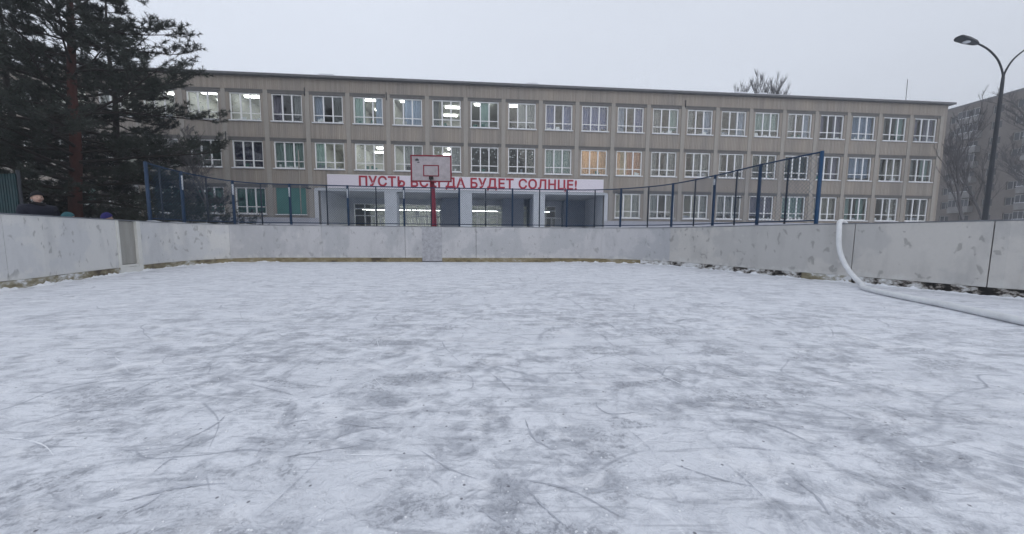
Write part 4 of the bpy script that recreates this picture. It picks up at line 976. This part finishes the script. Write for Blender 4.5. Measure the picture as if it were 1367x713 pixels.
# ------------------------------------------------------------------ teal fence at far left
tf = thing('teal_fence', 'dark teal sheet metal fence at far left behind the people', 'fence', (-17.5, 10.6, 0), R(-12))
for k in range(4):
    q = MB(); n = 16
    for j in range(n):
        x0 = -4+k*1.9+j*1.88/n; q.box(x0, x0+1.88/n*.6, 0, .02, .1, 2.55); q.box(x0+1.88/n*.6, x0+1.88/n, .012, .032, .1, 2.55)
    q.build('panel', M['teal_panel'], tf)
for k in range(5):
    q = MB(); q.tube([(-4.01+k*1.9, .07, 0), (-4.01+k*1.9, .07, 2.65)], .04, 4); q.build('post', M['darksteel'], tf)

# ------------------------------------------------------------------ people behind the left boards
def skin_mesh(name, verts, edges, radii, m, sub=1):
    me = bpy.data.meshes.new(name); me.from_pydata(verts, edges, []); o = bpy.data.objects.new('tmp', me); COL.objects.link(o)
    md = o.modifiers.new('s', 'SKIN'); md.use_smooth_shade = True
    lay = me.skin_vertices[0].data if me.skin_vertices else None
    if lay is None:
        bpy.context.view_layer.objects.active = o
        bm = bmesh.new(); bm.from_mesh(me); bm.verts.layers.skin.verify(); bm.to_mesh(me); bm.free(); lay = me.skin_vertices[0].data
    for i, r_ in enumerate(radii): lay[i].radius = (r_ if isinstance(r_, tuple) else (r_, r_))
    lay[0].use_root = True
    ms = o.modifiers.new('u', 'SUBSURF'); ms.levels = sub; ms.render_levels = sub
    bpy.context.view_layer.update()
    r = bpy.data.meshes.new_from_object(o.evaluated_get(bpy.context.evaluated_depsgraph_get())); bpy.data.objects.remove(o)
    r.name = name; r.materials.clear(); r.materials.append(m)
    for p in r.polygons: p.use_smooth = True
    return r
def person(label, loc, rz, h_, coat, hat, trousers='black_cloth', hood=False):
    """standing figure facing local -y"""
    s = h_/1.75; hr = random.Random(int(h_*100))
    t = thing('person', label, 'person', loc, rz)
    J = [(0, 0, .95), (0, 0, 1.2), (0, .01, 1.42), (0, 0, 1.52), (-.19, 0, 1.42), (-.24, .02, 1.14), (-.22, -.08, .90), (-.22, -.11, .81), (.19, 0, 1.42), (.24, .02, 1.14), (.22, -.08, .90), (.22, -.11, .81),
         (-.10, 0, .90), (-.11, -.02, .50), (-.12, .02, .09), (-.12, -.13, .05), (.10, 0, .90), (.11, -.02, .50), (.12, .02, .09), (.12, -.13, .05)]
    E = [(0, 1), (1, 2), (2, 3), (2, 4), (4, 5), (5, 6), (6, 7), (2, 8), (8, 9), (9, 10), (10, 11), (0, 12), (12, 13), (13, 14), (14, 15), (0, 16), (16, 17), (17, 18), (18, 19)]
    RR = [(.15, .11), (.13, .10), (.11, .09), .050, .045, .043, .032, .03, .045, .043, .032, .03, .085, .058, .045, .035, .085, .058, .045, .035]
    V = [tuple(c*s for c in v) for v in J]
    body = skin_mesh('body', V, E, [tuple(q*s for q in r_) if isinstance(r_, tuple) else r_*s for r_ in RR], M['skin'])
    # head with face joined into the body mesh
    hb = MB(); c = Vector((0, -.01, 1.645))*s; hs = s*(1.0 if h_ > 1.5 else 1.22)
    nu, nv = 20, 16; b0 = len(hb.v)
    for a in range(nv+1):
        ph = math.pi*a/nv
        for b in range(nu):
            th = 2*math.pi*b/nu; x, y, z = math.sin(ph)*math.cos(th), math.sin(ph)*math.sin(th), math.cos(ph)
            rx, ry, rz_ = .075, .095, .118
            if z < 0: rx *= 1+.25*z; ry *= 1+.12*z
            p = Vector((x*rx, y*ry, z*rz_))
            fr = max(0, -y)
            if fr > .5:
                p.y -= .026*math.exp(-((x/.20)**2+((z+.12)/.18)**2))      # nose
                p.y += .014*(math.exp(-(((abs(x)-.38)/.17)**2+((z-.08)/.12)**2)))   # eye sockets
                p.y -= .008*math.exp(-((x/.35)**2+((z+.47)/.07)**2))+.010*math.exp(-((x/.3)**2+((z+.80)/.14)**2))  # lips, chin
            hb.v.append(tuple(c+p*hs))
    for a in range(nv):
        for b in range(nu): hb.f.append((b0+a*nu+b, b0+(a+1)*nu+b, b0+(a+1)*nu+(b+1) % nu, b0+a*nu+(b+1) % nu)); hb.mi.append(0); hb.sm.append(True)
    for sg in (-1, 1):
        hb.ball(tuple(c+Vector((sg*.079, .008, -.01))*hs), .026*hs, 8, 6, sc_=(.4, .8, 1.2))
        hb.ball(tuple(c+Vector((sg*.029, -.0845, .009))*hs), .0075*hs, 8, 6, m=1)
    hb.box(c.x-.024*hs, c.x+.024*hs, c.y-.101*hs, c.y-.09*hs, c.z-.058*hs, c.z-.053*hs, 2)
    me2 = hb.mesh('head', [M['skin'], M['blacksteel'], M['red']])
    bm = bmesh.new(); bm.from_mesh(body); bm.from_mesh(me2); bm.to_mesh(body); bm.free()
    body.materials.append(M['blacksteel']); body.materials.append(M['red'])
    for p_ in body.polygons: p_.use_smooth = True
    put(body, 'body', t)
    # coat
    CJ = [(0, 0, .72), (0, 0, 1.0), (0, 0, 1.22), (0, .005, 1.43), (-.19, 0, 1.41), (-.25, .02, 1.14), (-.225, -.08, .90), (.19, 0, 1.41), (.25, .02, 1.14), (.225, -.08, .90), (0, .0, 1.52)]
    CE = [(0, 1), (1, 2), (2, 3), (3, 4), (4, 5), (5, 6), (3, 7), (7, 8), (8, 9), (3, 10)]
    CR = [(.20, .17), (.20, .16), (.19, .155), (.185, .15), .115, .085, .065, .115, .085, .065, .085]
    coat_me = skin_mesh('coat', [tuple(c_*s for c_ in v) for v in CJ], CE, [tuple(q*s for q in r_) if isinstance(r_, tuple) else r_*s for r_ in CR], M[coat])
    put(coat_me, 'coat', t)
    q = MB(); ring = [(.085*math.cos(a)*s, (.085*math.sin(a)+.0)*s, (1.505+.012*math.sin(2*a))*s) for a in [2*math.pi*k/16 for k in range(17)]]; q.tube(ring, .036*s, 8); q.build('collar', M[hat], t)
    tj = [(0, 0, .92), (-.10, 0, .86), (-.11, -.02, .50), (-.12, .02, .13), (.10, 0, .86), (.11, -.02, .50), (.12, .02, .13)]
    put(skin_mesh('trousers', [tuple(c_*s for c_ in v) for v in tj], [(0, 1), (1, 2), (2, 3), (0, 4), (4, 5), (5, 6)], [r_*s for r_ in (.14, .11, .085, .07, .11, .085, .07)], M[trousers]), 'trousers', t)
    for sg in (-1, 1):
        put(skin_mesh('boot', [tuple(c_*s for c_ in v) for v in ((sg*.12, .03, .20), (sg*.12, .03, .06), (sg*.12, -.15, .045))], [(0, 1), (1, 2)], [r_*s for r_ in (.07, .065, .05)], M['blacksteel']), 'boot', t)
        gj = [(sg*.222, -.09, .885), (sg*.22, -.115, .83)]; ge = [(0, 1)]; gr = [.042, .042]
        for i_, (fx, fl) in enumerate(((-.027, .062), (-.009, .074), (.009, .07), (.027, .055))):
            gj += [(sg*.22+fx, -.13, .80), (sg*.22+fx, -.142, .80-fl*.55), (sg*.22+fx, -.130, .80-fl)]; n_ = len(gj); ge += [(1, n_-3), (n_-3, n_-2), (n_-2, n_-1)]; gr += [.013, .011, .009]
        gj += [(sg*.18, -.135, .815), (sg*.172, -.15, .785)]; n_ = len(gj); ge += [(1, n_-2), (n_-2, n_-1)]; gr += [.014, .011]
        put(skin_mesh('glove', [tuple(c_*s for c_ in v) for v in gj], ge, [r_*s for r_ in gr], M['black_cloth']), 'glove', t)
    # hat or hood: shell over the top and back of the head
    q = MB(); b0 = 0; nv2 = 9
    for a in range(nv2+1):
        for b in range(nu):
            th = 2*math.pi*b/nu; back = math.sin(th)*.5+.5; lim = (1.15+.75*back) if hood else (1.18+.50*back)
            ph = lim*a/nv2; x, y, z = math.sin(ph)*math.cos(th), math.sin(ph)*math.sin(th), math.cos(ph)
            k_ = 1.0+(.03 if hood else 0); q.v.append(tuple(c+Vector((x*.093*k_, y*.113*k_+.004, z*.142*k_))*hs))
    for a in range(nv2):
        for b in range(nu): q.f.append((a*nu+b, (a+1)*nu+b, (a+1)*nu+(b+1) % nu, a*nu+(b+1) % nu)); q.mi.append(0); q.sm.append(True)
    q.build('hat', M[hat], t)
    return t
person('adult in a black knit hat and navy coat standing behind the left boards', (-10.35, 7.6, 0), R(72), 1.76, 'navy_cloth', 'black_cloth', hood=True)
person('child in a teal hat behind the left boards, only the head top showing', (-9.85, 7.7, 0), R(150), 1.31, 'teal_cloth', 'teal_cloth', hood=True)
person('child in a blue violet hat behind the boards next to the gate', (-10.1, 8.65, 0), R(160), 1.36, 'violet_cloth', 'violet_cloth', hood=True)

# ------------------------------------------------------------------ haze of fine snow in the air
hz = MB().box(-450, 450, -450, 450, -1.2, 60).mesh('haze', bpy.data.materials.new('thin_snow_haze'))
hm = hz.materials[0]; hm.use_nodes = True; hm.node_tree.nodes.clear()
ho = N(hm.node_tree, 'ShaderNodeOutputMaterial'); hv = N(hm.node_tree, 'ShaderNodeVolumePrincipled')
hv.inputs['Color'].default_value = (.9, .92, .96, 1); hv.inputs['Density'].default_value = .0022; hv.inputs['Anisotropy'].default_value = .2
L(hm.node_tree, hv.outputs[0], ho.inputs['Volume'])
USE_HAZE = True
if USE_HAZE: tag(put(hz, 'haze'), kind='stuff')
